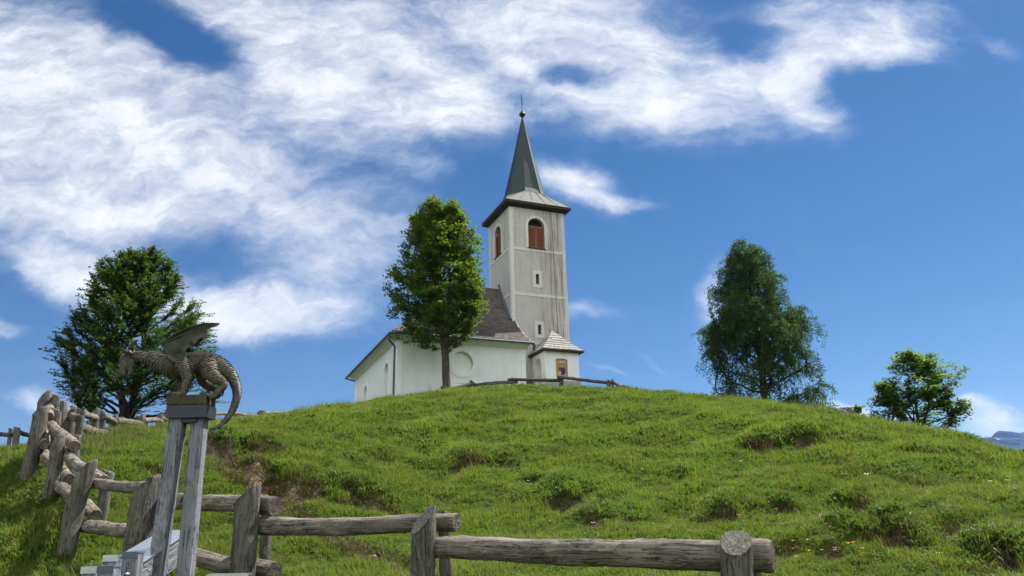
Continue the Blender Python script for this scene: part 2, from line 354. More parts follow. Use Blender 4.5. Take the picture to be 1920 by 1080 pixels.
me.polygons.foreach_set('use_smooth', np.ones(len(fq), bool)); me.update(calc_edges=True)
att = me.attributes.new('bare', 'FLOAT', 'POINT'); att.data.foreach_set('value', BR.astype(np.float32).ravel())
m, t = mat_new('meadow_ground'); P = t.n('ShaderNodeTexCoord').outputs['Object']
n1 = t.noise(P, .35, 5, .6); n2 = t.noise(P, 6, 6, .65); n3 = t.noise(P, 45, 3, .6)
gc = t.mix(n1, (.050, .070, .016, 1), (.075, .085, .020, 1)); gc = t.mix(t.mr(n2, .35, .7), gc, (.040, .045, .014, 1))
dc = t.mix(t.mr(n3, .35, .65), (.045, .030, .018, 1), (.21, .16, .10, 1))
ba = t.n('ShaderNodeAttribute', attribute_name='bare').outputs['Fac']
mk = t.mr(t.math('ADD', ba, t.math('MULTIPLY', t.math('SUBTRACT', n2, .5), .8)), .3, .6)
finish(t, bsdf(t, t.mix(mk, gc, dc), .95, bump(t, t.math('ADD', n3, n2), .8, .05), spec=.1)); me.materials.append(m)
ground = bpy.data.objects.new('ground', me); COL.objects.link(ground); setp(ground, 'green grassy hillside with small worn earth banks', 'hill', kind='structure')

# ---------------------------------------------------------------- grass (stuff): instanced tufts
def m_grass(name, c1, c2, c3, tr, tw=.35):
    m, t = mat_new(name); geo = t.n('ShaderNodeNewGeometry'); pos = geo.outputs['Position']
    rnd = t.n('ShaderNodeObjectInfo').outputs['Random']
    a = t.mr(t.noise(pos, .28, 4, .6), .36, .64); b = t.mr(t.noise(pos, 1.3, 3, .6), .35, .68)
    c = t.mix(a, (*c1, 1), (*c2, 1)); c = t.mix(t.math('MULTIPLY', b, .65), c, (*c3, 1))
    dp_ = t.mr(t.noise(t.vm('ADD', pos, (40, 9, 0)), .55, 5, .65), .50, .68); c = t.mix(t.math('MULTIPLY', dp_, .42), c, (.150, .118, .040, 1))
    c = t.mix(t.math('MULTIPLY', rnd, .5), c, (.13, .125, .03, 1)); c = t.mix(t.math('MULTIPLY', t.mr(t.noise(pos, 5, 3, .6), .45, .7), .5), c, (.028, .055, .012, 1))
    k = t.mix(a, (*tr, 1), (*[q*.75 for q in tr], 1)); k = t.mix(t.math('MULTIPLY', rnd, .4), k, (.16, .16, .04, 1))
    bs = bsdf(t, c, .6, spec=.18); tl = t.n('ShaderNodeBsdfTranslucent', {0: k}).outputs[0]
    finish(t, t.n('ShaderNodeMixShader', {0: tw, 1: bs, 2: tl}).outputs[0]); return m
M_grass = m_grass('grass_blade', (.082, .138, .014), (.135, .152, .018), (.055, .118, .013), (.26, .36, .025))
M_herb = m_grass('herb_leaf', (.048, .120, .014), (.080, .150, .018), (.034, .095, .016), (.14, .28, .03), .3)
M_dry = m_grass('dry_grass', (.095, .065, .032), (.14, .10, .05), (.055, .040, .022), (.10, .07, .03), .2)
M_stalk = m_grass('seed_stalk', (.10, .09, .035), (.12, .11, .045), (.08, .07, .03), (.1, .1, .04), .2)
srcs = bpy.data.collections.new('tuft_sources')
def tuft(name, mat, nb, hmin, hmax, wd, spread, lean, droop=.35, seed=0, broad=False):
    r = np.random.default_rng(seed); V = []; Fc = []
    for i in range(nb):
        a = r.uniform(0, 6.283); q = spread*math.sqrt(r.uniform()); bx, by = q*math.cos(a), q*math.sin(a)
        hh = r.uniform(hmin, hmax); d = r.uniform(0, 6.283); l = lean*r.uniform(.2, 1)*hh; w_ = wd*r.uniform(.7, 1.2)
        sx_, sy_ = -math.sin(d)*w_, math.cos(d)*w_; b0 = len(V)
        p1 = (bx+math.cos(d)*l*.35, by+math.sin(d)*l*.35, hh*.55); p2 = (bx+math.cos(d)*l, by+math.sin(d)*l, hh*(1-droop*r.uniform(0, 1)))
        if broad:
            p0 = (bx, by, 0); V += [p0, (p1[0]-sx_, p1[1]-sy_, p1[2]), (p1[0]+sx_, p1[1]+sy_, p1[2]), p2]; Fc += [(b0, b0+1, b0+3, b0+2)]
        else:
            V += [(bx-sx_, by-sy_, -.02), (bx+sx_, by+sy_, -.02), (p1[0]-sx_*.75, p1[1]-sy_*.75, p1[2]), (p1[0]+sx_*.75, p1[1]+sy_*.75, p1[2]), p2]
            Fc += [(b0, b0+1, b0+3, b0+2), (b0+2, b0+3, b0+4)]
    me = bpy.data.meshes.new(name); me.from_pydata(V, [], Fc); me.materials.append(mat)
    o = bpy.data.objects.new(name, me); srcs.objects.link(o); return o
tuft('tuft_a', M_grass, 34, .04, .105, .0034, .09, .9, seed=1)
tuft('tuft_b', M_grass, 40, .03, .085, .0040, .11, 1.2, seed=2)
tuft('tuft_c', M_grass, 30, .07, .17, .0030, .08, .7, seed=3)
tuft('tuft_d', M_herb, 34, .025, .075, .010, .11, 1.4, seed=4, broad=True)
tuft('tuft_e', M_herb, 16, .04, .10, .015, .08, 1.5, .5, seed=5, broad=True)
tuft('tuft_f', M_dry, 40, .03, .12, .003, .10, 1.4, .9, seed=6)
tuft('tuft_g', M_stalk, 5, .22, .42, .0016, .08, .35, .1, seed=8)
def scatter(name, P, S, IDX, label, cat):
    k = len(P); me = bpy.data.meshes.new(name); me.vertices.add(k); me.vertices.foreach_set('co', P.astype(np.float32).ravel()); me.update()
    rot = np.stack([rng.normal(0, .12, k), rng.normal(0, .12, k), rng.uniform(0, 6.283, k)], 1).astype(np.float32)
    a = me.attributes.new('rot', 'FLOAT_VECTOR', 'POINT'); a.data.foreach_set('vector', rot.ravel())
    a = me.attributes.new('scl', 'FLOAT', 'POINT'); a.data.foreach_set('value', S.astype(np.float32))
    a = me.attributes.new('idx', 'INT', 'POINT'); a.data.foreach_set('value', IDX.astype(np.int32))
    o = bpy.data.objects.new(name, me); COL.objects.link(o)
    ng = bpy.data.node_groups.new(name, 'GeometryNodeTree'); ng.interface.new_socket('Geometry', in_out='INPUT', socket_type='NodeSocketGeometry'); ng.interface.new_socket('Geometry', in_out='OUTPUT', socket_type='NodeSocketGeometry')
    N = ng.nodes; L = ng.links; gi = N.new('NodeGroupInput'); go = N.new('NodeGroupOutput')
    ci = N.new('GeometryNodeCollectionInfo'); ci.inputs['Collection'].default_value = srcs; ci.inputs['Separate Children'].default_value = True; ci.inputs['Reset Children'].default_value = True
    ip = N.new('GeometryNodeInstanceOnPoints'); ip.inputs['Pick Instance'].default_value = True
    def na_(nm, dt):
        q = N.new('GeometryNodeInputNamedAttribute'); q.data_type = dt; q.inputs['Name'].default_value = nm; return q.outputs['Attribute']
    L.new(gi.outputs[0], ip.inputs['Points']); L.new(ci.outputs[0], ip.inputs['Instance']); L.new(na_('idx', 'INT'), ip.inputs['Instance Index'])
    L.new(na_('rot', 'FLOAT_VECTOR'), ip.inputs['Rotation']); L.new(na_('scl', 'FLOAT'), ip.inputs['Scale']); L.new(ip.outputs[0], go.inputs[0])
    md = o.modifiers.new('scatter', 'NODES'); md.node_group = ng
    setp(o, label, cat, kind='stuff'); return o
NG = 300000
rr = np.exp(rng.uniform(math.log(3.2), math.log(58), NG)); aa = rng.uniform(-.70, .70, NG)
gx, gy = rr*np.sin(aa), rr*np.cos(aa)
D_ = np.interp(aa, _daz, _dc); bb = bare(gx, gy)
keep = (rr < D_+9) & (rng.uniform(0, 1, NG) > np.clip(bb*1.25-.12, 0, .95))
gx, gy, rr, bb = gx[keep], gy[keep], rr[keep], bb[keep]
pn = bumps(gx*1.7+30, gy*1.7)
idx = rng.choice([0, 1, 2, 3, 4, 5], len(gx), p=[.24, .22, .10, .24, .16, .04])
idx = np.where((pn > .03) & (rng.uniform(0, 1, len(gx)) < .45), 3, idx)
idx = np.where((bb > .18) & (rng.uniform(0, 1, len(gx)) < .8), 5, idx)
idx = np.where(rng.uniform(0, 1, len(gx)) < .012, 6, idx)
sc_ = (.85+.0*rr)*np.clip(rr/11, 1, 1.8)*rng.uniform(.7, 1.35, len(gx))
sc_ = sc_*np.clip(1+.9*bumps(gx*2.3+9, gy*2.1+4)/.05*.25, .7, 1.35)
sc_ = np.where(idx == 6, np.clip(sc_, .6, 1.15), sc_)
scatter('grass', np.stack([gx, gy, hgt(gx, gy)-.01], 1), sc_, idx, 'dense green meadow grass and herbs covering the hillside', 'grass')
# tall seed stalks standing along the crest
ns = 5200; aa = rng.uniform(-.66, .66, ns); D_ = np.interp(aa, _daz, _dc); rr = D_+rng.uniform(-5, 4, ns)
kk = (np.sin(aa*23)+np.sin(aa*51+1)+rng.normal(0, .8, ns)) > .1
aa, rr = aa[kk], rr[kk]; gx, gy = rr*np.sin(aa), rr*np.cos(aa)
scatter('tall_grass', np.stack([gx, gy, hgt(gx, gy)], 1), rng.uniform(.8, 1.7, len(gx)), np.full(len(gx), 6), 'thin tall seed stalks of grass along the hill crest', 'grass')

# ---------------------------------------------------------------- logs
def log(name, p0, p1, r0, r1, mat, root, cut=None, seed=0, bend=0.0, n=20, rough=.08, flat=0.0, endmat=M_end, endcut=0.0):
    p0 = Vector(p0); p1 = Vector(p1); ax = p1-p0; L = ax.length; q = ax.to_track_quat('Z', 'Y'); qi = q.inverted()
    r = np.random.default_rng(seed+11); ms = max(8, int(L/.03)); ms = min(ms, 64)
    ph = r.uniform(0, 6.28, 14); V = []
    ss = [0.0]+list(np.linspace(.012, .988, ms))+[1.0]
    ba = r.uniform(0, 6.28); kn = [(r.uniform(.08, .92), r.uniform(0, 6.28), r.uniform(.12, .3)) for _ in range(4)]
    for i, s in enumerate(ss):
        rad = r0+(r1-r0)*s
        if i in (0, len(ss)-1): rad *= .93
        bx = bend*math.sin(math.pi*s)+.012*math.sin(5*s+ph[0]); by = .012*math.sin(4*s+ph[1])
        for k in range(n):
            a = 2*math.pi*k/n
            w_ = 1+rough*(.45*math.sin(2*a+ph[2]+s*1.2)+.35*math.sin(3*a+ph[3]-s*2)+.3*math.sin(7*s*L+a+ph[4])+.22*math.sin(13*s*L-2*a+ph[5])+.16*math.sin(23*s*L+3*a+ph[6])+.30*r.normal()*.5+(.28*math.copysign(1, math.sin(9*s*L+2*a+ph[7]))*max(0, math.sin(4*s*L-a+ph[8])) ))
            for (ks, ka, kr) in kn:
                d2 = ((s-ks)*L/.05)**2+((math.atan2(math.sin(a-ka), math.cos(a-ka)))/.35)**2
                if d2 < 6: w_ += kr*.6*math.exp(-d2)
            x, y = math.cos(a), math.sin(a)
            if flat: y = max(-1+flat, y)
            V.append([rad*w_*x+bx*math.cos(ba), rad*w_*y+bx*math.sin(ba)+by, s*L])
    m_ = len(ss); Fc = [(i*n+k, i*n+(k+1) % n, (i+1)*n+(k+1) % n, (i+1)*n+k) for i in range(m_-1) for k in range(n)]
    if cut is not None:                                 # slanted top: plane through the tip, world direction vector
        cl = qi @ Vector(cut)                           # points toward the low side, z component = slope
        hor = Vector((cl.x, cl.y, 0)).normalized(); sl = Vector(cut).length
        for vtx in V:
            dlow = vtx[0]*hor.x+vtx[1]*hor.y+r1
            zmax = L-sl*dlow
            if vtx[2] > zmax: vtx[2] = zmax
    if endcut:
        for vtx in V[-n:]: vtx[2] += endcut*vtx[0]
    V.append([float(np.mean([v_[0] for v_ in V[:n]])), float(np.mean([v_[1] for v_ in V[:n]])), -.004]); tp = V[-1-n:-1]
    top = [float(np.mean([v_[c] for v_ in tp])) for c in range(3)]
    V.append(top); c0 = len(V)-2; c1 = len(V)-1; b = (m_-1)*n
    Fc += [(c0, (k+1) % n, k) for k in range(n)]+[(c1, b+k, b+(k+1) % n) for k in range(n)]
    o = mesh_obj(name, V, Fc, mat, root, p0-root.location, True, q)
    o.data.materials.append(endmat)
    nf = len(Fc)
    for i in range(nf-2*n, nf): o.data.polygons[i].use_smooth = False; o.data.polygons[i].material_index = 1 if cut is None else 0
    return o
G = lambda p: float(hgt(p.x, p.y))
def post(root, base, top, Y, r, cut=None, seed=0, mat=M_post, Yt=None, name='post', flat=0.0):
    b = at(*base, Y); tp = at(*top, Yt or Y); d = (b-tp).normalized(); g = G(b)
    if b.z > g-.15: b = tp+d*((tp.z-(g-.25))/max(-d.z, .3))
    return log(name, b, tp, r*1.04, r, mat, root, cut, seed, rough=.07, flat=flat)
def rail(root, a, Ya, b, Yb, r, r2=None, seed=0, bend=.0, mat=M_log, **k):
    return log('rail', at(*a, Ya), at(*b, Yb), r, r2 or r, mat, root, None, seed, bend, rough=.12, **k)

f1 = at(795, 1080, 4.6); FR = empty('log_rail_fence', (f1.x, f1.y, G(f1)), 'long weathered grey log fence with slant-cut posts from bottom right up the left slope', 'fence')
LS = Vector((-1, 0, 0))
post(FR, (1388, 1180), (1376, 991), 3.70, .072, (-.25, -.75, 0), 1)
post(FR, (1418, 1180), (1403, 997), 4.02, .055, (.35, -.1, 0), 2)
post(FR, (794, 1180), (796, 943), 4.55, .066, (-.95, -.75, 0), 3)
post(FR, (836, 1180), (830, 955), 4.85, .036, (.2, 0, 0), 4)
post(FR, (443, 1150), (466, 901), 5.15, .080, (-1.05, 0, 0), 5)
post(FR, (498, 1120), (505, 925), 5.55, .038, (.5, 0, 0), 6)
post(FR, (250, 1110), (279, 886), 6.2, .098, (-1.0, 0, 0), 7)
post(FR, (125, 1048), (163, 861), 7.6, .082, (-1.35, 0, 0), 8)
post(FR, (174, 1036), (206, 880), 8.35, .060, (.35, 0, 0), 9)
post(FR, (86, 966), (112, 810), 9.4, .078, (-1.2, 0, 0), 10)
post(FR, (138, 900), (145, 815), 10.0, .055, (.1, 0, 0), 11)
post(FR, (52, 910), (76, 762), 11.2, .10, (-.8, 0, 0), 12)
post(FR, (70, 880), (85, 731), 12.7, .095, (-1.3, 0, 0), 13)
post(FR, (100, 850), (107, 738), 12.5, .055, (.5, 0, 0), 14)
post(FR, (100, 860), (106, 762), 11.9, .08, (.6, 0, 0), 15)
post(FR, (112, 860), (119, 752), 13.6, .065, None, 16)
post(FR, (124, 850), (133, 761), 14.2, .10, (-.9, 0, 0), 17)
post(FR, (146, 850), (152, 763), 14.0, .065, (.4, 0, 0), 18)
# rails (upper / lower), stacked alternately between the two post rows
rail(FR, (812, 1026), 4.62, (1450, 1046), 3.82, .060, .074, 21, .015)
rail(FR, (478, 984), 5.25, (855, 983), 4.62, .055, .052, 22, .012)
rail(FR, (322, 939), 5.9, (520, 953), 5.22, .052, .066, 23)
rail(FR, (340, 1037), 5.8, (512, 1073), 5.2, .055, .060, 24)
rail(FR, (168, 910), 7.9, (306, 908), 6.35, .048, .050, 25)
rail(FR, (155, 986), 7.8, (300, 1000), 6.3, .062, .062, 26)
rail(FR, (290, 930), 6.5, (352, 941), 5.75, .060, .055, 27)
rail(FR, (122, 848), 9.7, (193, 905), 7.75, .062, .056, 28)
rail(FR, (110, 905), 9.5, (178, 970), 7.7, .062, .064, 29)
rail(FR, (94, 792), 12.0, (138, 838), 9.35, .062, .068, 30)
rail(FR, (112, 868), 11.6, (128, 900), 9.3, .066, .070, 31)
rail(FR, (94, 755), 13.6, (92, 780), 11.4, .066, .068, 32, endcut=.2)
rail(FR, (88, 802), 13.2, (83, 834), 11.0, .068, .07, 33)
rail(FR, (97, 742), 14.2, (98, 752), 12.6, .066, .066, 34)
rail(FR, (75, 838), 11.9, (97, 868), 10.6, .062, .062, 46)
rail(FR, (106, 780), 14.5, (140, 768), 13.7, .028, .026, 35)
rail(FR, (108, 800), 14.0, (118, 796), 12.7, .035, .035, 36)
rail(FR, (126, 772), 14.0, (146, 788), 13.4, .07, .07, 37)
# the same fence turns right along the back of the slope
for i, (xw, yw, xt, yt, Yq) in enumerate([(177, 766, 192, 770, 16.5), (213, 777, 229, 781, 18.5), (265, 775, 274, 782, 21.), (299, 772, 309, 778, 23.5), (346, 770, 352, 776, 25.5)]):
    post(FR, (xw-4, yw+60), (xw, yw), Yq, .10, (-.9, 0, 0), 50+i); post(FR, (xt-2, yt+60), (xt, yt), Yq+.5, .062, (.2, 0, 0), 60+i)
RB = [(141, 773, 15., 186, 786, 16.8), (192, 779, 16.6, 217, 794, 18.6), (218, 789, 18.4, 268, 795, 21.2), (270, 788, 21., 304, 791, 23.6), (300, 784, 23.4, 345, 786, 25.6),
      (150, 802, 15.5, 198, 811, 17.), (215, 808, 18.6, 262, 810, 21.), (250, 804, 20.8, 312, 805, 23.8), (310, 801, 23.6, 350, 803, 25.6), (135, 793, 14.6, 178, 812, 16.6)]
for i, (xa, ya, Ya, xb, yb, Yb) in enumerate(RB): rail(FR, (xa, ya), Ya, (xb, yb), Yb, .068, .072, 70+i, .02)

# crest fence between the winged statue and the church
q0 = at(442, 778, 28); F2 = empty('log_rail_fence', (q0.x, q0.y, G(q0)), 'low pale log fence on the skyline, just right of the winged statue', 'fence')
for i, (xw, yw, Yq) in enumerate([(398, 772, 26.5), (442, 776, 29), (490, 769, 31.5)]):
    post(F2, (xw, yw+40), (xw, yw), Yq, .10, (.3, 0, 0), 90+i)
post(F2, (494, 810), (495, 770), 32, .08, None, 95)
rail(F2, (392, 774), 26.2, (445, 776), 29.1, .060, .06, 91); rail(F2, (438, 776), 28.9, (492, 781), 31.7, .058, .058, 92); rail(F2, (484, 774), 31.4, (540, 775), 35, .058, .06, 93)
# far left fence
q0 = at(30, 830, 25); F3 = empty('log_rail_fence', (q0.x, q0.y, G(q0)), 'small distant log rail fence at the far left edge, lower than the long fence', 'fence')
for i, (xb, yb, xt, yt, Yq, r) in enumerate([(28, 862, 33, 799, 26, .10), (12, 858, 20, 802, 27, .065), (-55, 880, -52, 800, 24, .1)]): post(F3, (xb, yb), (xt, yt), Yq, r, (.4, 0, 0), 100+i)
for i, (xa, ya, Ya, xb, yb, Yb) in enumerate([(-60, 808, 24, 28, 815, 26.3), (30, 810, 26.2, 62, 817, 27.5), (-60, 843, 24, 22, 853, 26.3), (14, 846, 26.6, 60, 846, 27.5)]): rail(F3, (xa, ya), Ya, (xb, yb), Yb, .075, .07, 110+i)
# churchyard fence on the crest in front of the church
q0 = at(965, 725, 47); F4 = empty('log_rail_fence', (q0.x, q0.y, G(q0)), 'dark thin log fence on the hilltop in front of the white church', 'fence')
for i, (xw, yw, Yq, r) in enumerate([(703+80, 744, 44, .10), (829, 724, 45, .13), (884, 713, 46.5, .13), (887, 716, 46.9, .2), (962, 708, 47.5, .16), (1053, 707, 47.5, .17), (1141, 712, 46, .15), (1149, 711, 46.3, .10), (1171, 722, 44.5, .17), (1178, 724, 45, .13)]):
    post(F4, (xw, yw+40), (xw, yw), Yq, r*.8, (.25, 0, 0), 120+i, M_darklog)
for i, (xa, ya, Ya, xb, yb, Yb) in enumerate([(783, 743, 44.2, 832, 732, 45.2), (826, 734, 45, 888, 719, 46.6), (876, 724, 46.5, 970, 715, 47.6), (952, 712, 47.4, 1056, 712.5, 47.6), (1045, 707, 47.4, 1146, 717.5, 46.2), (1150, 717, 46.1, 1173, 730, 44.6), (1056, 727, 47.5, 1090, 732, 47)]):
    rail(F4, (xa, ya), Ya, (xb, yb), Yb, .10, .115, 130+i, mat=M_darklog)

# ---------------------------------------------------------------- church
TH = R_(22.5); TX, TY = Vector((math.cos(TH), math.sin(TH), 0)), Vector((-math.sin(TH), math.cos(TH), 0))
T0 = at(960, 600, 51); T0.z = 0
def on(px, py, lx=None, ly=None):
    d = ray(px, py); nn = TX if lx is not None else TY; c = lx if lx is not None else ly
    P_ = CAM+d*((c-(CAM-T0).dot(nn))/d.dot(nn))-T0; return P_.dot(TX), P_.dot(TY), P_.z
CH = empty('church', T0, 'white and grey hilltop church with a dark green pointed spire', 'church', rz=TH)
TW, TD, ZT = 4.33, 4.25, 24.65
GB = 8.0      # walls run down into the hill
def arch_poly(cx, hw, z0, z1, n=14, el=1.0):     # outline (x,z), springing so that the crown is at z1
    zs = z1-hw*el; return [(cx-hw, z0), (cx+hw, z0)]+[(cx+hw*math.cos(a), zs+hw*el*math.sin(a)) for a in np.linspace(0, math.pi, n)]
def face_xf(face, c):                   # maps (u, out, z) to local coordinates
    if face == 'front': return lambda u, o, z: (u, c-o, z)
    return lambda u, o, z: (c-o, u, z)
def wall_hole(mb, xf, u0, u1, z0, z1, holes, depth):   # planar wall with arched/rect recesses, via triangulated fill
    bm = bmesh.new(); loops = [[(u0, z0), (u1, z0), (u1, z1), (u0, z1)]]+holes
    es = []
    for lp in loops:
        vs = [bm.verts.new((p[0], 0, p[1])) for p in lp]; es += [bm.edges.new((vs[i], vs[(i+1) % len(vs)])) for i in range(len(vs))]
    bmesh.ops.triangle_fill(bm, use_beauty=True, use_dissolve=False, edges=es)
    bm.verts.index_update(); mb.add([xf(v.co.x, 0, v.co.z) for v in bm.verts], [tuple(v.index for v in f_.verts) for f_ in bm.faces]); bm.free()
    for lp in holes:                    # reveals
        n = len(lp); mb.add([xf(p[0], 0, p[1]) for p in lp]+[xf(p[0], -depth, p[1]) for p in lp], [(i, (i+1) % n, (i+1) % n+n, i+n) for i in range(n)])
def ring_frame(xf, inner, outer, o0, o1):
    n = len(inner); mb = MB()
    V = [xf(p[0], o1, p[1]) for p in inner]+[xf(p[0], o1, p[1]) for p in outer]+[xf(p[0], o0, p[1]) for p in inner]+[xf(p[0], o0, p[1]) for p in outer]
    F_ = []
    for i in range(n):
        j = (i+1) % n; F_ += [(i, j, j+n, i+n), (i+n, j+n, j+3*n, i+3*n), (i, i+2*n, j+2*n, j)]
    return mb.add(V, F_)
def flat_poly(xf, lp, o): return MB().add([xf(p[0], o, p[1]) for p in lp], [tuple(range(len(lp)))])
FF, FL = face_xf('front', 0.0), face_xf('left', 0.0)
# tower openings from the photograph, measured on the tower's own faces
bw = [on(988, 464, ly=0), on(1022, 412, ly=0)]; bx0, bx1, bz0, bz1 = bw[0][0]+.12, bw[1][0]-.1, bw[0][2], bw[1][2]
bell = arch_poly((bx0+bx1)/2, (bx1-bx0)/2, bz0, bz1); bhw = (bx1-bx0)/2; bcx = (bx0+bx1)/2
ly0 = on(938.5, 440, lx=0)[1]; ly1 = on(928.5, 440, lx=0)[1]; lcy = (ly0+ly1)/2
bellL = arch_poly(lcy, bhw, bz0, bz1)
def slit(px, py0, py1):
    a = on(px, py0, ly=0); b = on(px, py1, ly=0); return a[0], b[2], a[2]
s1 = slit(1007.5, 514, 533); s2 = slit(1011.5, 609, 627)
slits = [[(x-.13, z0), (x+.13, z0), (x+.13, z1), (x-.13, z1)] for x, z0, z1 in (s1, s2)]
tw = MB(); wall_hole(tw, FF, 0, TW, GB, ZT, [bell]+slits, .35); wall_hole(tw, FL, 0, TD, GB, ZT, [bellL], .35)
tw.add([(TW, 0, GB), (TW, TD, GB), (TW, TD, ZT), (TW, 0, ZT), (0, TD, GB), (0, TD, ZT)], [(0, 1, 2, 3), (1, 4, 5, 2)])
tw.box(.36, TW-.02, .36, TD-.02, GB, ZT)
tower = tw.build('tower_wall', M_tower, CH)
# corner strips and string courses, proud of the tower wall
cs = MB(); e = .025
def part_box(nm, mt, *bs):
    q = MB()
    for b_ in bs: q.box(*b_)
    return q.build(nm, mt, CH)
part_box('corner_strip', M_band, (-e, .27, -e, .02, GB, ZT-.01), (-e, .015, .02, .27, GB, ZT-.01)); part_box('corner_strip', M_band, (TW-.25, TW+e, -e, .02, GB, ZT-.01), (TW-.02, TW+e, .02, TD, GB, ZT-.01))
part_box('corner_strip', M_band, (-e, .015, TD-.27, TD, GB, ZT-.01)); part_box('cornice_band', M_band, (.27, TW-.25, -e, .02, ZT-.32, ZT-.01)); part_box('cornice_band', M_band, (-e, .015, .27, TD-.27, ZT-.32, ZT-.01))
for (py, hh) in ((469, .17), (553, .17), (643, .17)):
    z = on(1000, py, ly=0)[2]; part_box('string_course', M_band, (.27, TW-.25, -e, .02, z-hh/2-.02, z+hh/2+.02)); part_box('string_course', M_band, (-e, .015, .27, TD-.27, z-hh/2-.02, z+hh/2+.02))
def louvre_window(xf, cx, hw, z0, z1, poly):
    outer = arch_poly(cx, hw+.22, z0, z1+.22); fr = ring_frame(xf, poly, outer, 0.0, .035).build('window', M_band, CH)
    zs = z1-hw-.02
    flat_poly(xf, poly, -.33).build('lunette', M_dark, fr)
    ml = MB(); ix = hw-.02
    def bxx(mb, u0, u1, o0, o1, a, b):
        P8 = [xf(u0, o0, a), xf(u1, o0, a), xf(u1, o1, a), xf(u0, o1, a), xf(u0, o0, b), xf(u1, o0, b), xf(u1, o1, b), xf(u0, o1, b)]
        mb.add(P8, [(0, 3, 2, 1), (4, 5, 6, 7), (0, 1, 5, 4), (1, 2, 6, 5), (2, 3, 7, 6), (3, 0, 4, 7)])
    for sgn in (-1, 1):
        sh = MB(); a, b = sorted((cx+sgn*.012, cx+sgn*ix))
        bxx(sh, a, a+.07, -.16, -.08, z0+.04, zs); bxx(sh, b-.07, b, -.16, -.08, z0+.04, zs); bxx(sh, a+.07, b-.07, -.16, -.08, zs-.07, zs); bxx(sh, a+.07, b-.07, -.16, -.08, z0+.04, z0+.12)
        nsl = 15
        for k in range(nsl):
            z = z0+.14+(zs-.09-z0-.14)*k/nsl; h_ = (zs-.09-z0-.14)/nsl
            sh.add([xf(a+.07, -.085, z), xf(b-.07, -.085, z), xf(b-.07, -.15, z+h_*1.05), xf(a+.07, -.15, z+h_*1.05)], [(0, 1, 2, 3)])
        sh.build('shutter', M_shut, fr)
    tr = MB(); bxx(tr, cx-hw, cx+hw, -.18, -.06, zs, zs+.07); tr.build('transom', M_shut, fr)
    sl = MB(); bxx(sl, cx-hw-.05, cx+hw+.05, -.1, .07, z0-.05, z0+.03); sl.build('sill', M_fascia, fr)
louvre_window(FF, bcx, bhw, bz0, bz1, bell); louvre_window(FL, lcy, bhw, bz0, bz1, bellL)
for (x, z0, z1), sl in zip((s1, s2), slits):
    o_ = [(x-.36, z0-.26), (x+.36, z0-.26), (x+.36, z1+.24), (x-.36, z1+.24)]
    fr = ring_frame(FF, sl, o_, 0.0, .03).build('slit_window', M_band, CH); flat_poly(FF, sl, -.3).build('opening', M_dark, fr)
wr = MB(); wr.tube([(3.2, -.05, ZT-.2), (3.32, -.06, ZT-1.2), (3.35, -.05, ZT-4), (3.5, -.05, 14), (3.5, -.05, 11)], .012, 5); wr.build('lightning_wire', M_iron, CH)
# tower roof: fascia, skirt, spire
cx, cy = TW/2, TD/2; OV = .42; hx, hy = TW/2+OV, TD/2+OV
fs_ = MB()
zb, zt = ZT-.22, ZT+.12
O = [(cx-hx, cy-hy), (cx+hx, cy-hy), (cx+hx, cy+hy), (cx-hx, cy+hy)]; I = [(cx-TW/2-.05, cy-TD/2-.05), (cx+TW/2+.05, cy-TD/2-.05), (cx+TW/2+.05, cy+TD/2+.05), (cx-TW/2-.05, cy+TD/2+.05)]
fs_.add([(x, y, zt-.20) for x, y in O]+[(x, y, zt+.0) for x, y in O]+[(x, y, zb-.05) for x, y in I], [(i, (i+1) % 4, (i+1) % 4+4, i+4) for i in range(4)]+[(i, i+8, (i+1) % 4+8, (i+1) % 4) for i in range(4)])
fs_.build('tower_eaves', M_fascia, CH)
apex = on(977, 222, ly=cy); ZA = apex[2]; ax_ = cx
RO = 1.62; ZS = 26.15
oct_ = [(cx+RO*math.cos(R_(22.5+45*k)), cy+RO*math.sin(R_(22.5+45*k))) for k in range(8)]
corner = lambda x, y: (cx+(hx+.02)*(1 if x > cx else -1), cy+(hy+.02)*(1 if y > cy else -1))
sk = MB(); C4 = [(cx+hx+.02, cy+hy+.02), (cx-hx-.02, cy+hy+.02), (cx-hx-.02, cy-hy-.02), (cx+hx+.02, cy-hy-.02)]
Vs = [(x, y, ZS) for x, y in oct_]+[(x, y, zt+.004) for x, y in C4]
sk.add(Vs, [(0, 1, 8), (2, 3, 9), (4, 5, 10), (6, 7, 11), (1, 2, 9, 8), (3, 4, 10, 9), (5, 6, 11, 10), (7, 0, 8, 11)])
skirt = sk.build('skirt_roof', M_skirt, CH)
def seam(a, b): q = MB(); q.tube([a, b], .022, 5); q.build('standing_seam', M_skirt, skirt)
for i_, j_ in ((0, 8), (1, 8), (2, 9), (3, 9), (4, 10), (5, 10), (6, 11), (7, 11)): seam(Vs[i_], Vs[j_])
for fr_ in (-.75, -.25, .25, .75):
    tx = max(-.6, min(.6, fr_*.9)); seam((cx+tx, cy-RO*math.cos(R_(22.5))-.01, ZS+.01), (cx+fr_*hx*.8, cy-hy, zt+.02))
    seam((cx-RO*math.cos(R_(22.5))-.01, cy+tx, ZS+.01), (cx-hx, cy+fr_*hy*.8, zt+.02))

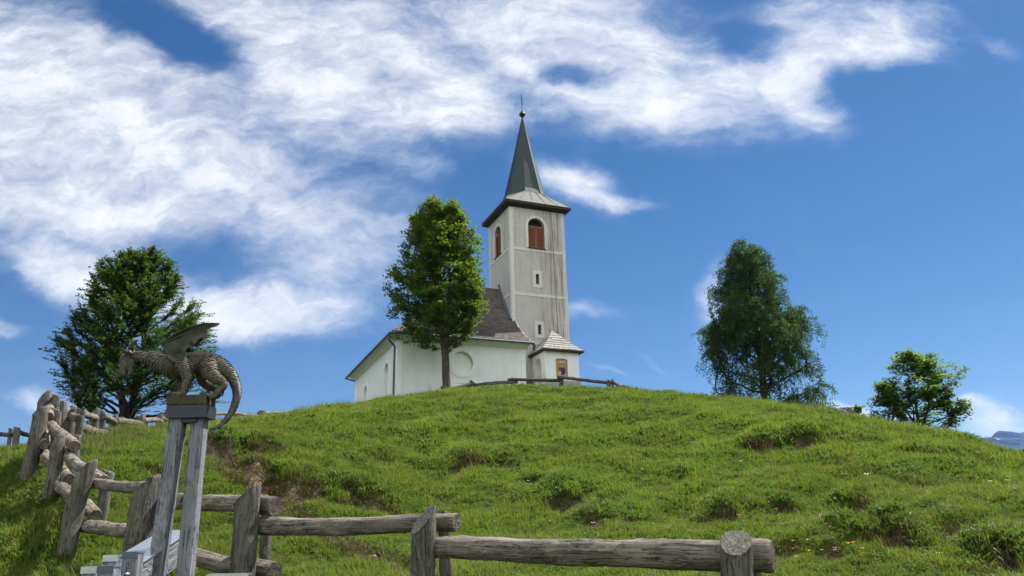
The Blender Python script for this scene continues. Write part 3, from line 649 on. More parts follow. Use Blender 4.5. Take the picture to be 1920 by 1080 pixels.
sp = MB(); RO2 = RO+.06
prof = [(RO2, ZS-.06), (RO2*.91, ZS+.35), (RO2*.5, ZS+(ZA-ZS)*.47), (.05, ZA)]
for k in range(8):
    a0, a1 = R_(22.5+45*k), R_(67.5+45*k)
    for (r0, z0), (r1, z1) in zip(prof[:-1], prof[1:]):
        sp.add([(cx+r0*math.cos(a0), cy+r0*math.sin(a0), z0), (cx+r0*math.cos(a1), cy+r0*math.sin(a1), z0), (cx+r1*math.cos(a1), cy+r1*math.sin(a1), z1), (cx+r1*math.cos(a0), cy+r1*math.sin(a0), z1)], [(0, 1, 2, 3)])
spire = sp.build('spire', M_spire, CH)
sr = MB()
for k in range(8):
    a0 = R_(22.5+45*k); sr.tube([(cx+r*math.cos(a0), cy+r*math.sin(a0), z) for r, z in prof], [.03, .03, .025, .02], 5)
sr.build('ridge_seam', M_spire, spire)
def lathe(prof, cx, cy, n=14):
    mb = MB(); V = [(cx+r*math.cos(2*math.pi*k/n), cy+r*math.sin(2*math.pi*k/n), z) for r, z in prof for k in range(n)]
    return mb.add(V, [(i*n+k, i*n+(k+1) % n, (i+1)*n+(k+1) % n, (i+1)*n+k) for i in range(len(prof)-1) for k in range(n)])
lathe([(.06, ZA-.12), (.07, ZA+.1), (.05, ZA+.14), (.17, ZA+.2), (.25, ZA+.34), (.245, ZA+.42), (.15, ZA+.55), (.06, ZA+.6), (.10, ZA+.64), (.03, ZA+.72), (.02, ZA+.9)], cx, cy).build('finial_ball', M_iron, CH, smooth=True)
cr = MB(); zc = ZA+.7; zt_ = on(975, 177, ly=cy)[2]
cr.tube([(cx, cy, zc), (cx, cy, zt_)], .028, 6)
ca = R_(62)      # the arms are seen nearly edge-on
for hz, ln in ((zc+(zt_-zc)*.62, .30),): cr.tube([(cx-ln*math.sin(ca)*.6, cy-ln, hz-.0), (cx+ln*math.sin(ca)*.6, cy+ln, hz)], .028, 6)
for s_ in (-1, 1): cr.tube([(cx+s_*.16*.5, cy+s_*.16, zc+(zt_-zc)*.62-.14), (cx, cy, zc+(zt_-zc)*.62-.26)], .018, 5)
cr.build('spire_cross', M_iron, CH)

# nave
NY0 = -2.05; NX0 = on(744.5, 700, ly=NY0)[0]; NX1 = .02; NYB = 11.2; ZE = 13.72; ZR = 18.72; YR = 2.1
cx1 = on(866.5, 680, ly=NY0); cr1 = .92
FN = face_xf('front', NY0); FW = face_xf('left', NX0)
circ = lambda r: [(cx1[0]+r*math.cos(a), cx1[2]+r*math.sin(a)) for a in np.linspace(0, 2*math.pi, 33)[:-1]]
w1 = on(724.5, 681, lx=NX0); w2 = on(685.5, 723, lx=NX0)
w1a, w1b = on(728.5, 700, lx=NX0)[1], on(720.5, 700, lx=NX0)[1]; w2a, w2b = on(688.5, 740, lx=NX0)[1], on(682, 740, lx=NX0)[1]
nw = MB()
lw = [arch_poly((w1a+w1b)/2, (w1b-w1a)/2, GB+.5, w1[2]), arch_poly((w2a+w2b)/2, (w2b-w2a)/2*.95, GB+.5, w2[2])]
wall_hole(nw, FN, NX0, NX1, GB, ZE+.1, [circ(cr1*.78)], .18)
wall_hole(nw, FW, NY0, NYB, GB, ZE+.1, lw, .38)
nw.add([(NX1, NY0, GB), (NX1, 0, GB), (NX1, 0, ZE), (NX1, NY0, ZE)], [(0, 1, 2, 3)])
XR2 = -2.0
nw.add([(NX0, NYB, GB), (NX0+1.6, NYB+1.6, GB), (XR2, NYB+1.6, GB), (XR2, 6.2, GB), (.02, 6.2, GB), (.02, TD, GB), (NX0, NYB, ZE), (NX0+1.6, NYB+1.6, ZE), (XR2, NYB+1.6, ZE), (XR2, 6.2, ZE), (.02, 6.2, ZE), (.02, TD, ZE)],
       [(i, i+1, i+7, i+6) for i in range(5)])
nave = nw.build('nave_wall', M_wall, CH)
flat_poly(FN, circ(cr1*.78), -.18).build('blind_roundel', M_trim, CH)
ring_frame(FN, circ(cr1*.78), circ(cr1*1.02), 0, .03).build('roundel_ring', M_trim, CH)
for lp in lw:
    mxu = max(p[0] for p in lp); mnu = min(p[0] for p in lp); cxx = (mxu+mnu)/2; hw = (mxu-mnu)/2; zt2 = max(p[1] for p in lp)
    fr = ring_frame(FW, lp, arch_poly(cxx, hw+.16, GB+.5, zt2+.16), 0, .025).build('niche_frame', M_trim, CH); flat_poly(FW, lp, -.38).build('blind_window', M_wall, fr)
part_box('corner_pilaster', M_trim, (NX0-e, NX0+.28, NY0-e, NY0+.02, GB, ZE+.02), (NX0-e, NX0+.02, NY0+.02, NY0+.62, GB, ZE+.02))
part_box('corner_pilaster', M_trim, (NX1-.26, NX1+e, NY0-e, NY0+.02, GB, ZE-.1), (NX1-.02, NX1+e, NY0+.02, -.03, GB, ZE-.1)); part_box('corner_pilaster', M_trim, (NX0-e, NX0+.02, NYB-.45, NYB, GB, ZE-.1))
z = on(870, 716, ly=NY0)[2]; sb = on(838, 716, ly=NY0)[0]; sc2 = on(905, 716, ly=NY0)[0]
q = MB(); q.box(sb, sc2, NY0-.03, NY0+.02, z-.10, z+.10); q.build('ledge', M_trim, CH); part_box('ledge', M_trim, (sb+.2, sc2-.2, NY0-.12, NY0-.001, z-.36, z-.24))
# roof with bell-cast eaves: rows of shingles
FPRO = [(-2.62, 13.70), (-1.7, 14.30), (-.6, 15.12), (.38, 16.20), (1.2, 17.42), (YR, ZR)]
dist = [0]
for (a, b), (c, d) in zip(FPRO[:-1], FPRO[1:]): dist.append(dist[-1]+math.hypot(c-a, d-b))
def fprof(s): return np.interp(s, dist, [p_[0] for p_ in FPRO]), np.interp(s, dist, [p_[1] for p_ in FPRO])
EO = .58; XE = NX0-EO; XRG = 1.0     # left eave; the hip meets the ridge
def hipx(y):                         # left limit of the front slope at plan position y
    return XE+(y-FPRO[0][0])
sh_ = MB(); base_ = MB(); rsn = np.random.default_rng(3); rows = 30
for i in range(rows):
    s0 = dist[-1]*i/rows; s1_ = dist[-1]*(i+1)/rows+.10; y0_, z0_ = fprof(s0); y1_, z1_ = fprof(min(s1_, dist[-1]))
    x = hipx(y0_)+.02; xe = .27 if y0_ < -.02 else -.01
    while x < xe-.03:
        wd_ = min(rsn.uniform(.13, .34), xe-x); x1 = x+wd_; j = rsn.uniform(-.022, .022); tz = rsn.uniform(.035, .065)
        sh_.add([(x+.006, y0_+j, z0_+tz), (x1-.006, y0_+j, z0_+tz+rsn.uniform(-.01, .01)), (x1-.006, y1_, z1_+.012), (x+.006, y1_, z1_+.012), (x+.006, y0_+j, z0_+.0), (x1-.006, y0_+j, z0_+.0)], [(0, 1, 2, 3), (4, 5, 1, 0)])
        x = x1
roofs = sh_.build('roof', M_shing, CH)
bs = MB(); n_ = 12; Sx = np.linspace(0, dist[-1], n_+1); FPs = [tuple(map(float, fprof(s))) for s in Sx]
for (ya, za), (yb, zb_) in zip(FPs[:-1], FPs[1:]):
    xe = .24 if yb < 0.1 else -.01
    bs.add([(hipx(ya), ya, za-.01), (xe, ya, za-.01), (xe, yb, zb_-.01), (hipx(yb), yb, zb_-.01)], [(0, 1, 2, 3)])               # front slope deck
    k0 = hipx(ya)-XE; k1 = hipx(yb)-XE                                                                                          # hip slope on the left, same profile
    bs.add([(XE+k0, ya, za-.01), (XE+k1, yb, zb_-.01), (XE+k1, NYB+.4-k1*0, zb_-.01), (XE+k0, NYB+.4, za-.01)], [(0, 1, 2, 3)])
    bs.add([(.24, 2*YR-ya, za-.01), (XE+k0, 2*YR-ya, za-.01), (XE+k1, 2*YR-yb, zb_-.01), (-.01, 2*YR-yb, zb_-.01)], [(0, 1, 2, 3)])
wingr = XE+(YR-FPRO[0][0])
bs.add([(wingr, YR, ZR-.01), (wingr, NYB+.4, ZR-.01), (wingr+4.2, NYB+.4, ZE), (wingr+4.2, YR, ZE)], [(0, 1, 2, 3)])
bs.add([(XE, NYB+.4, FPRO[0][1]-.01), (wingr, NYB+.4, ZR-.01), (wingr+4.2, NYB+.4, ZE)], [(0, 1, 2)])
bs.build('roof_deck', M_shing, roofs)
sof = MB()      # plastered coved soffit
sof.add([(XE+.03, FPRO[0][0]+.03, 13.66), (.2, FPRO[0][0]+.03, 13.66), (.2, NY0-.02, 13.30), (NX0-.02, NY0-.02, 13.30)], [(0, 1, 2, 3)])
sof.add([(XE+.03, FPRO[0][0]+.03, 13.66), (NX0-.02, NY0-.02, 13.30), (NX0-.02, NYB+.02, 13.30), (XE+.03, NYB+.42, 13.66)], [(0, 1, 2, 3)])
sof.add([(.2, FPRO[0][0]+.03, 13.66), (.2, NY0-.02, 13.30), (.2, 0, 16.), (.2, -.6, 15.1)], [(0, 1, 2, 3)])
sof.build('soffit', M_wall, CH)
gab = MB(); gp = [(NX1+e+.001, NY0, ZE-.2)]+[(NX1+e+.001, a, b-.03) for a, b in FPRO if NY0 < a < 0]+[(NX1+e+.001, -.03, 15.7), (NX1+e+.001, -.03, ZE-.2)]
gab.add(gp, [tuple(range(len(gp)))]); gab.build('verge_wall', M_wall, CH)
vb = MB(); vp = [(.26, a, b-.03) for a, b in FPRO if a < .1]+[(.26, -.03, 15.76)]; vb.tube(vp, .05, 6); vb.build('verge_board', M_trim, CH)
fl = MB(); fp_ = [(-.06, a, b+.06) for a, b in FPRO if a > -.0]; fp_ = [(-.06, -.02, 15.85)]+fp_+[(-.06, YR+.1, ZR+.35)]; fl.tube(fp_, .085, 6); fl.build('flashing', M_gutter, CH)
gt = MB()
gt.tube([(.45, FPRO[0][0]-.05, 13.62), (XE-.06, FPRO[0][0]-.05, 13.60), (XE-.06, 4, 13.58), (XE-.06, NYB+.5, 13.56), (XE+1.5, NYB+2.1, 13.56)], .085, 8)
gt.build('gutter', M_gutter, CH)
dp = MB(); dx, dy = NX0-.10, NY0+.42
dp.tube([(XE-.05, FPRO[0][0]+.15, 13.56), (XE-.03, FPRO[0][0]+.3, 13.2), (dx-.02, dy-.15, 12.98), (dx, dy, 12.8), (dx, dy, GB+.5)], .06, 8); dp.build('downpipe', M_gutter, CH)
gb = MB(); gb.tube([(.3, FPRO[0][0]-.05, 13.6), (.45, FPRO[0][0]-.02, 13.5), (.45, FPRO[0][0]+.1, 13.15)], .10, 8); gb.build('gutter_outlet', M_gutter, CH)
# rear parts never seen stay plain: the wing's back walls are in nave_wall

# porch with fresco
PY = -2.15; FP = face_xf('front', PY)
PX0 = on(1023, 700, ly=PY)[0]; PX1 = on(1086.5, 700, ly=PY)[0]; PZ = on(1055, 657, ly=PY)[2]; FPL = face_xf('left', PX0)
f0 = on(1043, 706, ly=PY); f1_ = on(1064, 674, ly=PY)
fresc = [(f0[0], f0[2]), (f1_[0], f0[2]), (f1_[0], f1_[2]-.05), ((f0[0]+f1_[0])/2+.3, f1_[2]+.02), ((f0[0]+f1_[0])/2, f1_[2]+.04), ((f0[0]+f1_[0])/2-.3, f1_[2]+.02), (f0[0], f1_[2]-.05)]
a0_ = on(1015, 700, lx=PX0)[1]; a1_ = on(1003.5, 700, lx=PX0)[1]; az_ = on(1010, 671.5, lx=PX0)[2]
door = arch_poly((a0_+a1_)/2, abs(a1_-a0_)/2, GB+.5, az_)
pb = MB(); wall_hole(pb, FP, PX0, PX1, GB, PZ, [fresc], .07); wall_hole(pb, FPL, PY, 0.0, GB, PZ, [door], .45)
pb.add([(PX1, PY, GB), (PX1, 0, GB), (PX1, 0, PZ), (PX1, PY, PZ)], [(0, 1, 2, 3)])
pb.build('porch_wall', M_wall, CH)
flat_poly(FPL, door, -.45).build('door_niche', M_wall, CH)
m, t = mat_new('painted_plaster'); P = t.n('ShaderNodeTexCoord').outputs['Object']
vo = t.n('ShaderNodeTexVoronoi', {'Vector': P, 'Scale': 16.0}).outputs[1]; vn = t.noise(P, 3.2, 5, .6)
c = t.mix(vn, (.34, .20, .075, 1), (.16, .10, .05, 1)); c = t.mix(.28, c, vo); finish(t, bsdf(t, c, .8)); M_fres = m
fresco = flat_poly(FP, fresc, -.07).build('fresco', M_fres, CH)
fcx = (f0[0]+f1_[0])/2; fz = f0[2]; fh = f1_[2]-f0[2]; fw = f1_[0]-f0[0]
def ell(cx_, cz, rx, rz, o, mat, nm, wob=0.0):
    lp = [(cx_+rx*math.cos(a)*(1+wob*math.sin(3*a+1)), cz+rz*math.sin(a)*(1+wob*math.cos(2*a))) for a in np.linspace(0, 2*math.pi, 25)[:-1]]
    flat_poly(FP, lp, o).build(nm, mat, fresco)
M_pb = m_simple('blue_paint', (.05, .065, .15), .8, 0, 14, .6); M_pr = m_simple('red_paint', (.25, .06, .05), .8, 0, 14, .5); M_pw = m_simple('pale_paint', (.55, .48, .36), .8, 0, 14, .4); M_pg = m_simple('ochre_paint', (.42, .25, .07), .8, 0, 20, .5)
ell(fcx+.02, fz+fh*.48, fw*.40, fh*.40, -.066, M_pg, 'painted_glory', .1)
ell(fcx+.04, fz+fh*.34, fw*.26, fh*.25, -.062, M_pb, 'painted_robe', .12); ell(fcx-.10, fz+fh*.42, fw*.12, fh*.12, -.058, M_pr, 'painted_dress', .1)
ell(fcx-.14, fz+fh*.20, fw*.10, fh*.14, -.056, M_pw, 'painted_child', .1); ell(fcx+.02, fz+fh*.60, fw*.09, fh*.06, -.056, M_pw, 'painted_face', .05); ell(fcx-.09, fz+fh*.83, fw*.12, fh*.07, -.056, M_pw, 'painted_angel', .1); ell(fcx+.08, fz+fh*.84, fw*.10, fh*.06, -.056, M_pw, 'painted_angel', .1)
zp = on(1055, 713.5, ly=PY)[2]; pl_ = MB(); pl_.box(PX0-.0, PX1+.03, PY-.03, PY-.001, GB, zp); pl_.box(PX1+.001, PX1+.03, PY, 0, GB, zp); pl_.build('plinth', M_plinth, CH)
# porch roof: pyramid with flared eave in rows of pale shingles
za = on(1040, 621, ly=-.9)[2]; pc = ((PX0+PX1)/2-.08, -.95); o_ = .30
pr_ = MB(); nrow = 8; ex0, ex1, ey0, ey1 = PX0-o_, PX1+o_, PY-o_, .0
def pring(s):     # s 0 eave -> 1 apex
    k = 1-s; z_ = (PZ-.02)+(za-PZ+.02)*(s**1.0*.86+.14*s*s); k = k*(1+.0*s)
    return [(pc[0]+(ex0-pc[0])*k, pc[1]+(ey0-pc[1])*k, z_), (pc[0]+(ex1-pc[0])*k, pc[1]+(ey0-pc[1])*k, z_), (pc[0]+(ex1-pc[0])*k, pc[1]+(ey1-pc[1])*k, z_), (pc[0]+(ex0-pc[0])*k, pc[1]+(ey1-pc[1])*k, z_)]
for i in range(nrow):
    a = pring(i/nrow); b = pring(min(1, (i+1)/nrow+.03))
    for (p, q) in ((0, 1), (3, 0), (1, 2)):
        A0, A1, B0, B1 = Vector(a[p]), Vector(a[q]), Vector(b[p]), Vector(b[q]); L_ = (A1-A0).length; u_ = 0
        while u_ < 1-1e-3:
            u2 = min(1, u_+rsn.uniform(.26, .5)/max(L_, .3)); th = Vector((0, 0, rsn.uniform(.05, .08)))
            c0, c1 = A0.lerp(A1, u_+.004), A0.lerp(A1, u2-.004); d0, d1 = B0.lerp(B1, u_+.004), B0.lerp(B1, u2-.004)
            pr_.add([c0+th, c1+th, d1+Vector((0, 0, .015)), d0+Vector((0, 0, .015)), c0, c1], [(0, 1, 2, 3), (4, 5, 1, 0)]); u_ = u2
proof = pr_.build('porch_roof', M_shing_pale, CH)
pd = MB(); a = pring(0); pd.add([tuple(Vector(q)-Vector((0, 0, .02))) for q in a]+[tuple(Vector(pring(1)[0])-Vector((0, 0, .02)))]+[tuple(Vector(q)-Vector((0, 0, .09))) for q in a], [(0, 1, 4), (1, 2, 4), (2, 3, 4), (3, 0, 4), (5, 6, 1, 0), (6, 7, 2, 1), (8, 5, 0, 3), (5, 8, 7, 6)])
pd.build('porch_roof_deck', M_fascia, proof)
# small brown hatch at the foot of the wall
h0 = on(985, 724, ly=-.02); h1 = on(1000, 716, ly=-.02); q = MB(); q.box(h0[0], h1[0], -.08, -.03, h0[2]-.5, h1[2]); q.build('cellar_hatch', M_darklog, CH)

# ---------------------------------------------------------------- statue pedestal and statue
YD = 4.5
p0 = at(320, 1100, YD); PED = empty('statue_pedestal', (p0.x, p0.y, G(p0)), 'two splayed grey timber posts under a dark band, carrying the winged statue', 'pedestal')
def plank(name, b, Yb, tpt, Yt, w_, d_, root, mat):
    a = at(*b, Yb); c = at(*tpt, Yt); L = (c-a).length; qd = (c-a).to_track_quat('Z', 'Y')
    # keep the broad face towards the camera
    zx = (c-a).normalized(); xx = Vector((1, 0, 0)); xx = (xx-zx*xx.dot(zx)).normalized(); yx = zx.cross(xx); q_ = Matrix((xx, yx, zx)).transposed().to_quaternion()
    me_ = MB(); n = 14; bv = .008; X0, Y0 = w_/2, d_/2
    sec = [(-X0+bv, -Y0), (X0-bv, -Y0), (X0, -Y0+bv), (X0, Y0-bv), (X0-bv, Y0), (-X0+bv, Y0), (-X0, Y0-bv), (-X0, -Y0+bv)]
    V = [(x*(1+.01*math.sin(i*1.7)), y, L*i/n) for i in range(n+1) for x, y in sec]
    me_.add(V, [(i*8+k, i*8+(k+1) % 8, (i+1)*8+(k+1) % 8, (i+1)*8+k) for i in range(n) for k in range(8)]+[tuple(range(7, -1, -1)), tuple(n*8+k for k in range(8))])
    return mesh_obj(name, me_.v, me_.f, mat, root, a-root.location, False, q_)
plank('post', (279, 1180), YD-.0, (335, 780), YD, .078, .085, PED, M_plank)
plank('post', (338, 1180), YD+.02, (375.5, 780), YD+.02, .078, .085, PED, M_plank)
a = at(358, 774, YD); bm_ = MB(); hwid = .119; bm_.box(-hwid, hwid, -.065, .075, -.036, .036); bm_.build('metal_band', M_band_metal, PED, a-PED.location)
bm_ = MB(); bm_.box(-.05, .05, -.04, .05, -.06, -.036); bm_.build('bracket', M_band_metal, PED, a-PED.location)
a2 = at(359, 752.8, YD); bm_ = MB(); bm_.box(-.121, .117, -.07, .08, -.029, .029); blk = bm_.build('cap_block', M_mossblock, PED, a2-PED.location)
bv = blk.modifiers.new('bevel', 'BEVEL'); bv.width = .006; bv.segments = 2

def zc_(x, y): return 200+x/4.696, 590+y/4.696
RP = YD/1440*1.05/4.696
def D3(x, y, dy=0.0):
    px, py = zc_(x, y); return at(px, py, YD+dy)
DR = empty('winged_statue', at(360, 745, YD), 'weathered bronze-brown winged lizard statue with long curled tail on timber posts', 'statue')
chains = [
 # spine: neck root to tail tip      (x, y, radius in zoom px, depth)
 [(215, 345, 34, 0), (245, 360, 42, 0), (330, 372, 50, 0), (420, 390, 56, 0), (510, 430, 78, 0), (600, 465, 98, 0), (690, 440, 94, 0), (790, 428, 92, 0), (880, 425, 86, 0), (965, 445, 82, 0), (1040, 490, 66, 0),
  (1095, 545, 50, 0), (1132, 610, 40, 0), (1148, 685, 34, 0), (1138, 760, 30, 0), (1112, 835, 27, 0), (1075, 895, 23, 0), (1030, 950, 19, 0), (985, 985, 16, 0), (935, 1004, 13, 0), (924, 1020, 17, 0), (922, 1045, 12, 0)],
 # head hanging down
 [(225, 348, 40, 0), (188, 354, 44, 0), (176, 400, 47, 0), (164, 445, 42, 0), (150, 486, 32, 0), (150, 522, 19, 0)],
 [(165, 420, 40, 0), (132, 450, 26, 0), (116, 470, 19, -.004), (112, 488, 12, -.006)],
 [(128, 470, 12, -.016), (112, 462, 10, -.02)], [(128, 470, 12, .016), (112, 462, 10, .02)],
 [(222, 400, 24, 0), (218, 450, 22, 0), (206, 500, 17, 0), (192, 532, 10, 0), (182, 545, 6, 0)],
 # near fore leg
 [(650, 420, 66, -.05), (700, 500, 58, -.062), (712, 560, 46, -.06), (695, 620, 34, -.055), (682, 672, 30, -.055), (660, 694, 24, -.055), (610, 700, 20, -.055), (572, 697, 15, -.055)],
 [(600, 698, 15, -.05), (568, 690, 15, -.062), (552, 704, 11, -.066), (551, 750, 7, -.068), (556, 792, 4, -.068)],
 [(610, 700, 15, -.05), (585, 706, 12, -.03), (562, 704, 9, -.02), (558, 750, 6, -.02)],
 # far fore leg
 [(640, 450, 60, .05), (670, 540, 46, .06), (650, 620, 32, .055), (648, 680, 26, .055), (600, 698, 18, .055), (568, 704, 12, .055)],
 # near hind leg
 [(890, 440, 74, -.045), (910, 510, 68, -.068), (965, 565, 54, -.07), (1015, 595, 40, -.068), (1030, 620, 33, -.066), (1000, 660, 31, -.062), (965, 700, 28, -.06), (940, 722, 24, -.058), (890, 706, 20, -.055), (848, 692, 18, -.055), (822, 706, 10, -.055)],
 # far hind leg
 [(860, 460, 70, .045), (850, 560, 52, .06), (880, 620, 42, .062), (950, 655, 32, .06), (1010, 680, 28, .055), (975, 715, 26, .05), (945, 735, 22, .05), (938, 770, 12, .05)],
 [(940, 722, 20, -.04), (935, 760, 12, -.03), (932, 785, 6, -.03)]]
bmd = MB(); segs = []
for ch in chains:
    P3 = [D3(x, y, d) for x, y, r, d in ch]; Rr = [(r-(4 if abs(d) > .04 else 2))*RP for x, y, r, d in ch]
    # catmull subdivision
    PP, QQ = [], []
    for i in range(len(P3)-1):
        p_1 = P3[max(i-1, 0)]; p0_ = P3[i]; p1_ = P3[i+1]; p2_ = P3[min(i+2, len(P3)-1)]
        for k in range(4):
            t1 = k/4; PP.append(.5*((2*p0_)+(-p_1+p1_)*t1+(2*p_1-5*p0_+4*p1_-p2_)*t1*t1+(-p_1+3*p0_-3*p1_+p2_)*t1**3)); QQ.append(Rr[i]+(Rr[i+1]-Rr[i])*t1)
    PP.append(P3[-1]); QQ.append(Rr[-1]); bmd.tube(PP, QQ, 12)
    for i in range(len(PP)-1): segs.append((PP[i], PP[i+1], QQ[i]))
    for p_, r_ in ((PP[0], QQ[0]), (PP[-1], QQ[-1])):
        bmd.tube([p_+Vector((0, 0, r_*math.sin(a))) for a in np.linspace(-1.45, 1.45, 7)], [max(r_*math.cos(a), 1e-4) for a in np.linspace(-1.45, 1.45, 7)], 12)
m, t = mat_new('patinated_bronze'); P = t.n('ShaderNodeTexCoord').outputs['Object']
n1 = t.noise(P, 9, 6, .65); n2 = t.noise(P, 45, 5, .6); nrm = t.n('ShaderNodeNewGeometry')
c = t.mix(t.mr(n1, .38, .66), (.060, .048, .032, 1), (.042, .052, .038, 1)); c = t.mix(t.math('MULTIPLY', t.mr(n2, .45, .7), .7), c, (.17, .15, .115, 1))
rpi = nrm.outputs['Random Per Island']; c = t.mix(t.math('MULTIPLY', rpi, .45), c, (.15, .13, .095, 1))
finish(t, bsdf(t, c, .52, bump(t, n2, .5, .004), .25, .4)); M_bronze = m
m, t = mat_new('green_patina'); P = t.n('ShaderNodeTexCoord').outputs['Object']
n1 = t.noise(P, 7, 6, .65); n2 = t.noise(P, 40, 5, .6)
c = t.mix(t.mr(n1, .35, .65), (.028, .042, .033, 1), (.055, .052, .036, 1)); c = t.mix(t.math('MULTIPLY', t.mr(n2, .5, .75), .5), c, (.12, .065, .038, 1))
finish(t, bsdf(t, c, .55, bump(t, n2, .4, .004), .25, .4)); M_patina = m
ob = mesh_obj('tmp_body', [v-DR.location for v in map(Vector, bmd.v)], bmd.f, M_bronze)
rm = ob.modifiers.new('r', 'REMESH'); rm.mode = 'VOXEL'; rm.voxel_size = .0055; sm = ob.modifiers.new('s', 'SMOOTH'); sm.iterations = 4; sm.factor = .5
dg = bpy.context.evaluated_depsgraph_get(); dg.update(); ev = ob.evaluated_get(dg); mm = bpy.data.meshes.new_from_object(ev)
BV = np.array([v.co for v in mm.vertices]); BF = [tuple(p.vertices) for p in mm.polygons]; BC = np.array([p.center for p in mm.polygons]); BN = np.array([p.normal for p in mm.polygons])
bpy.data.objects.remove(ob)
body = MB(); body.add([tuple(v) for v in BV], BF); nbody = len(BF)
# overlapping scale plates following the limbs
SA = np.array([s[0]-DR.location for s in segs]); SB = np.array([s[1]-DR.location for s in segs]); SR = np.array([s[2] for s in segs])
order = rng.permutation(len(BC)); taken = {}; cell = .016; count = 0
for i in order:
    c = BC[i]; key = tuple((c/cell).astype(int))
    loc_px = (c+np.array(DR.location)); 
    dd = SB-SA; tt = np.clip(((c-SA)*dd).sum(1)/((dd*dd).sum(1)+1e-12), 0, 1); q = SA+dd*tt[:, None]; dis = np.linalg.norm(c-q, axis=1)-SR; s = int(np.argmin(dis))
    nn = BN[i]; ddv = Vector(dd[s]).normalized()
    z_img = c[2]; x_img = c[0]
    # head, paws and belly stay smooth
    head = x_img < D3(238, 400).x-DR.location.x
    if nn[2] < -.55: continue
    neck = x_img < D3(520, 400).x-DR.location.x
    sz = .0165 if not neck else .027
    if head: sz = .0078
    lift = .35 if head else (.8 if SR[s] > 48*RP else .62)
    if head and np.linalg.norm((c-np.array(D3(166, 352)-DR.location))[[0, 2]]) < .011: continue
    sz = sz*(.72 if SR[s] < 48*RP else 1.15)
    ok = True
    for dx_ in (-1, 0, 1):
        for dy_ in (-1, 0, 1):
            for dz_ in (-1, 0, 1):
                for c2_, s2_ in taken.get((key[0]+dx_, key[1]+dy_, key[2]+dz_), ()):
                    if np.linalg.norm(c-c2_) < .56*sz: ok = False; break
                if not ok: break
            if not ok: break
        if not ok: break
    if not ok: continue
    if neck and not head and nn[2] < .0: continue
    taken.setdefault(key, []).append((c, sz)); N_ = Vector(nn); tdir = (ddv-N_*ddv.dot(N_))
    if tdir.length < .2: continue
    tdir.normalize(); sd_ = N_.cross(tdir); C_ = Vector(c); h_ = sz
    pts = [C_-tdir*h_*.6-N_*.002+sd_*h_*.35, C_-tdir*h_*.6-N_*.002-sd_*h_*.35, C_-sd_*h_*.54+N_*.003*lift, C_+tdir*h_*.5-sd_*h_*.46+N_*.0075*lift, C_+tdir*h_*.74+N_*.0095*lift, C_+tdir*h_*.5+sd_*h_*.46+N_*.0075*lift, C_+sd_*h_*.54+N_*.003*lift]
    body.add(pts+[pts[4]-N_*.006, pts[3]-N_*.005, pts[5]-N_*.005], [(0, 6, 5, 4, 3, 2, 1), (3, 4, 7, 8), (4, 5, 9, 7)]); count += 1
# belly bands under neck and chest
for k in range(9):
    u_ = k/8; x_ = 330+u_*250; y_ = 418+u_*u_*110; rr_ = (44+u_*50)*RP*1.03
    cc = D3(x_, (372+u_*85))-DR.location; tng = (D3(x_+30, 372+u_*85+14)-D3(x_, 372+u_*85)).normalized(); ring = []
    sdv = Vector((0, 1, 0)); dn_ = sdv.cross(tng).normalized();
    if dn_.z > 0: dn_ = -dn_
    A1 = []; A2 = []
    for a in np.linspace(-1.15, 1.15, 9):
        dr = dn_*math.cos(a)+sdv*math.sin(a)*.95; A1.append(cc+dr*rr_*1.02); A2.append(cc+tng*.017+dr*(rr_*1.0+.006))
    body.add(A1+A2+[q-(q-cc).normalized()*.006 for q in A2], [(i, i+1, i+10, i+9) for i in range(8)]+[(i+9, i+10, i+19, i+18) for i in range(8)])
bo = body.build('body', M_bronze, DR); bo.data.polygons.foreach_set('use_smooth', [i < nbody for i in range(len(bo.data.polygons))])
print('SCALES', count, 'body faces', nbody)
# ears / horns, brow and eye
def horn(dy):
    h = MB(); P_ = [D3(x, y, d)-DR.location for x, y, d in ((212, 318, dy), (216, 280, dy*1.2), (235, 245, dy*1.4), (262, 228, dy*1.5), (284, 224, dy*1.5))]; h.tube(P_, [.017, .019, .013, .008, .002], 10); h.build('horn', M_patina, DR, smooth=True)
horn(-.018); horn(.03)
for sg in (-1, 1):
    br = MB(); br.tube([D3(x, y, d*sg)-DR.location for x, y, d in ((138, 318, .03), (165, 314, .036), (200, 328, .038), (222, 345, .036))], [.004, .008, .012, .006], 8); br.build('brow', M_bronze, DR, smooth=True)
    ey = MB(); c_ = D3(166, 352, .034*sg)-DR.location; ey.tube([c_+Vector((0, 0, .006*math.sin(a))) for a in np.linspace(-1.4, 1.4, 5)], [.006*math.cos(a) for a in np.linspace(-1.4, 1.4, 5)], 8); ey.build('eye', M_iron, DR, smooth=True)
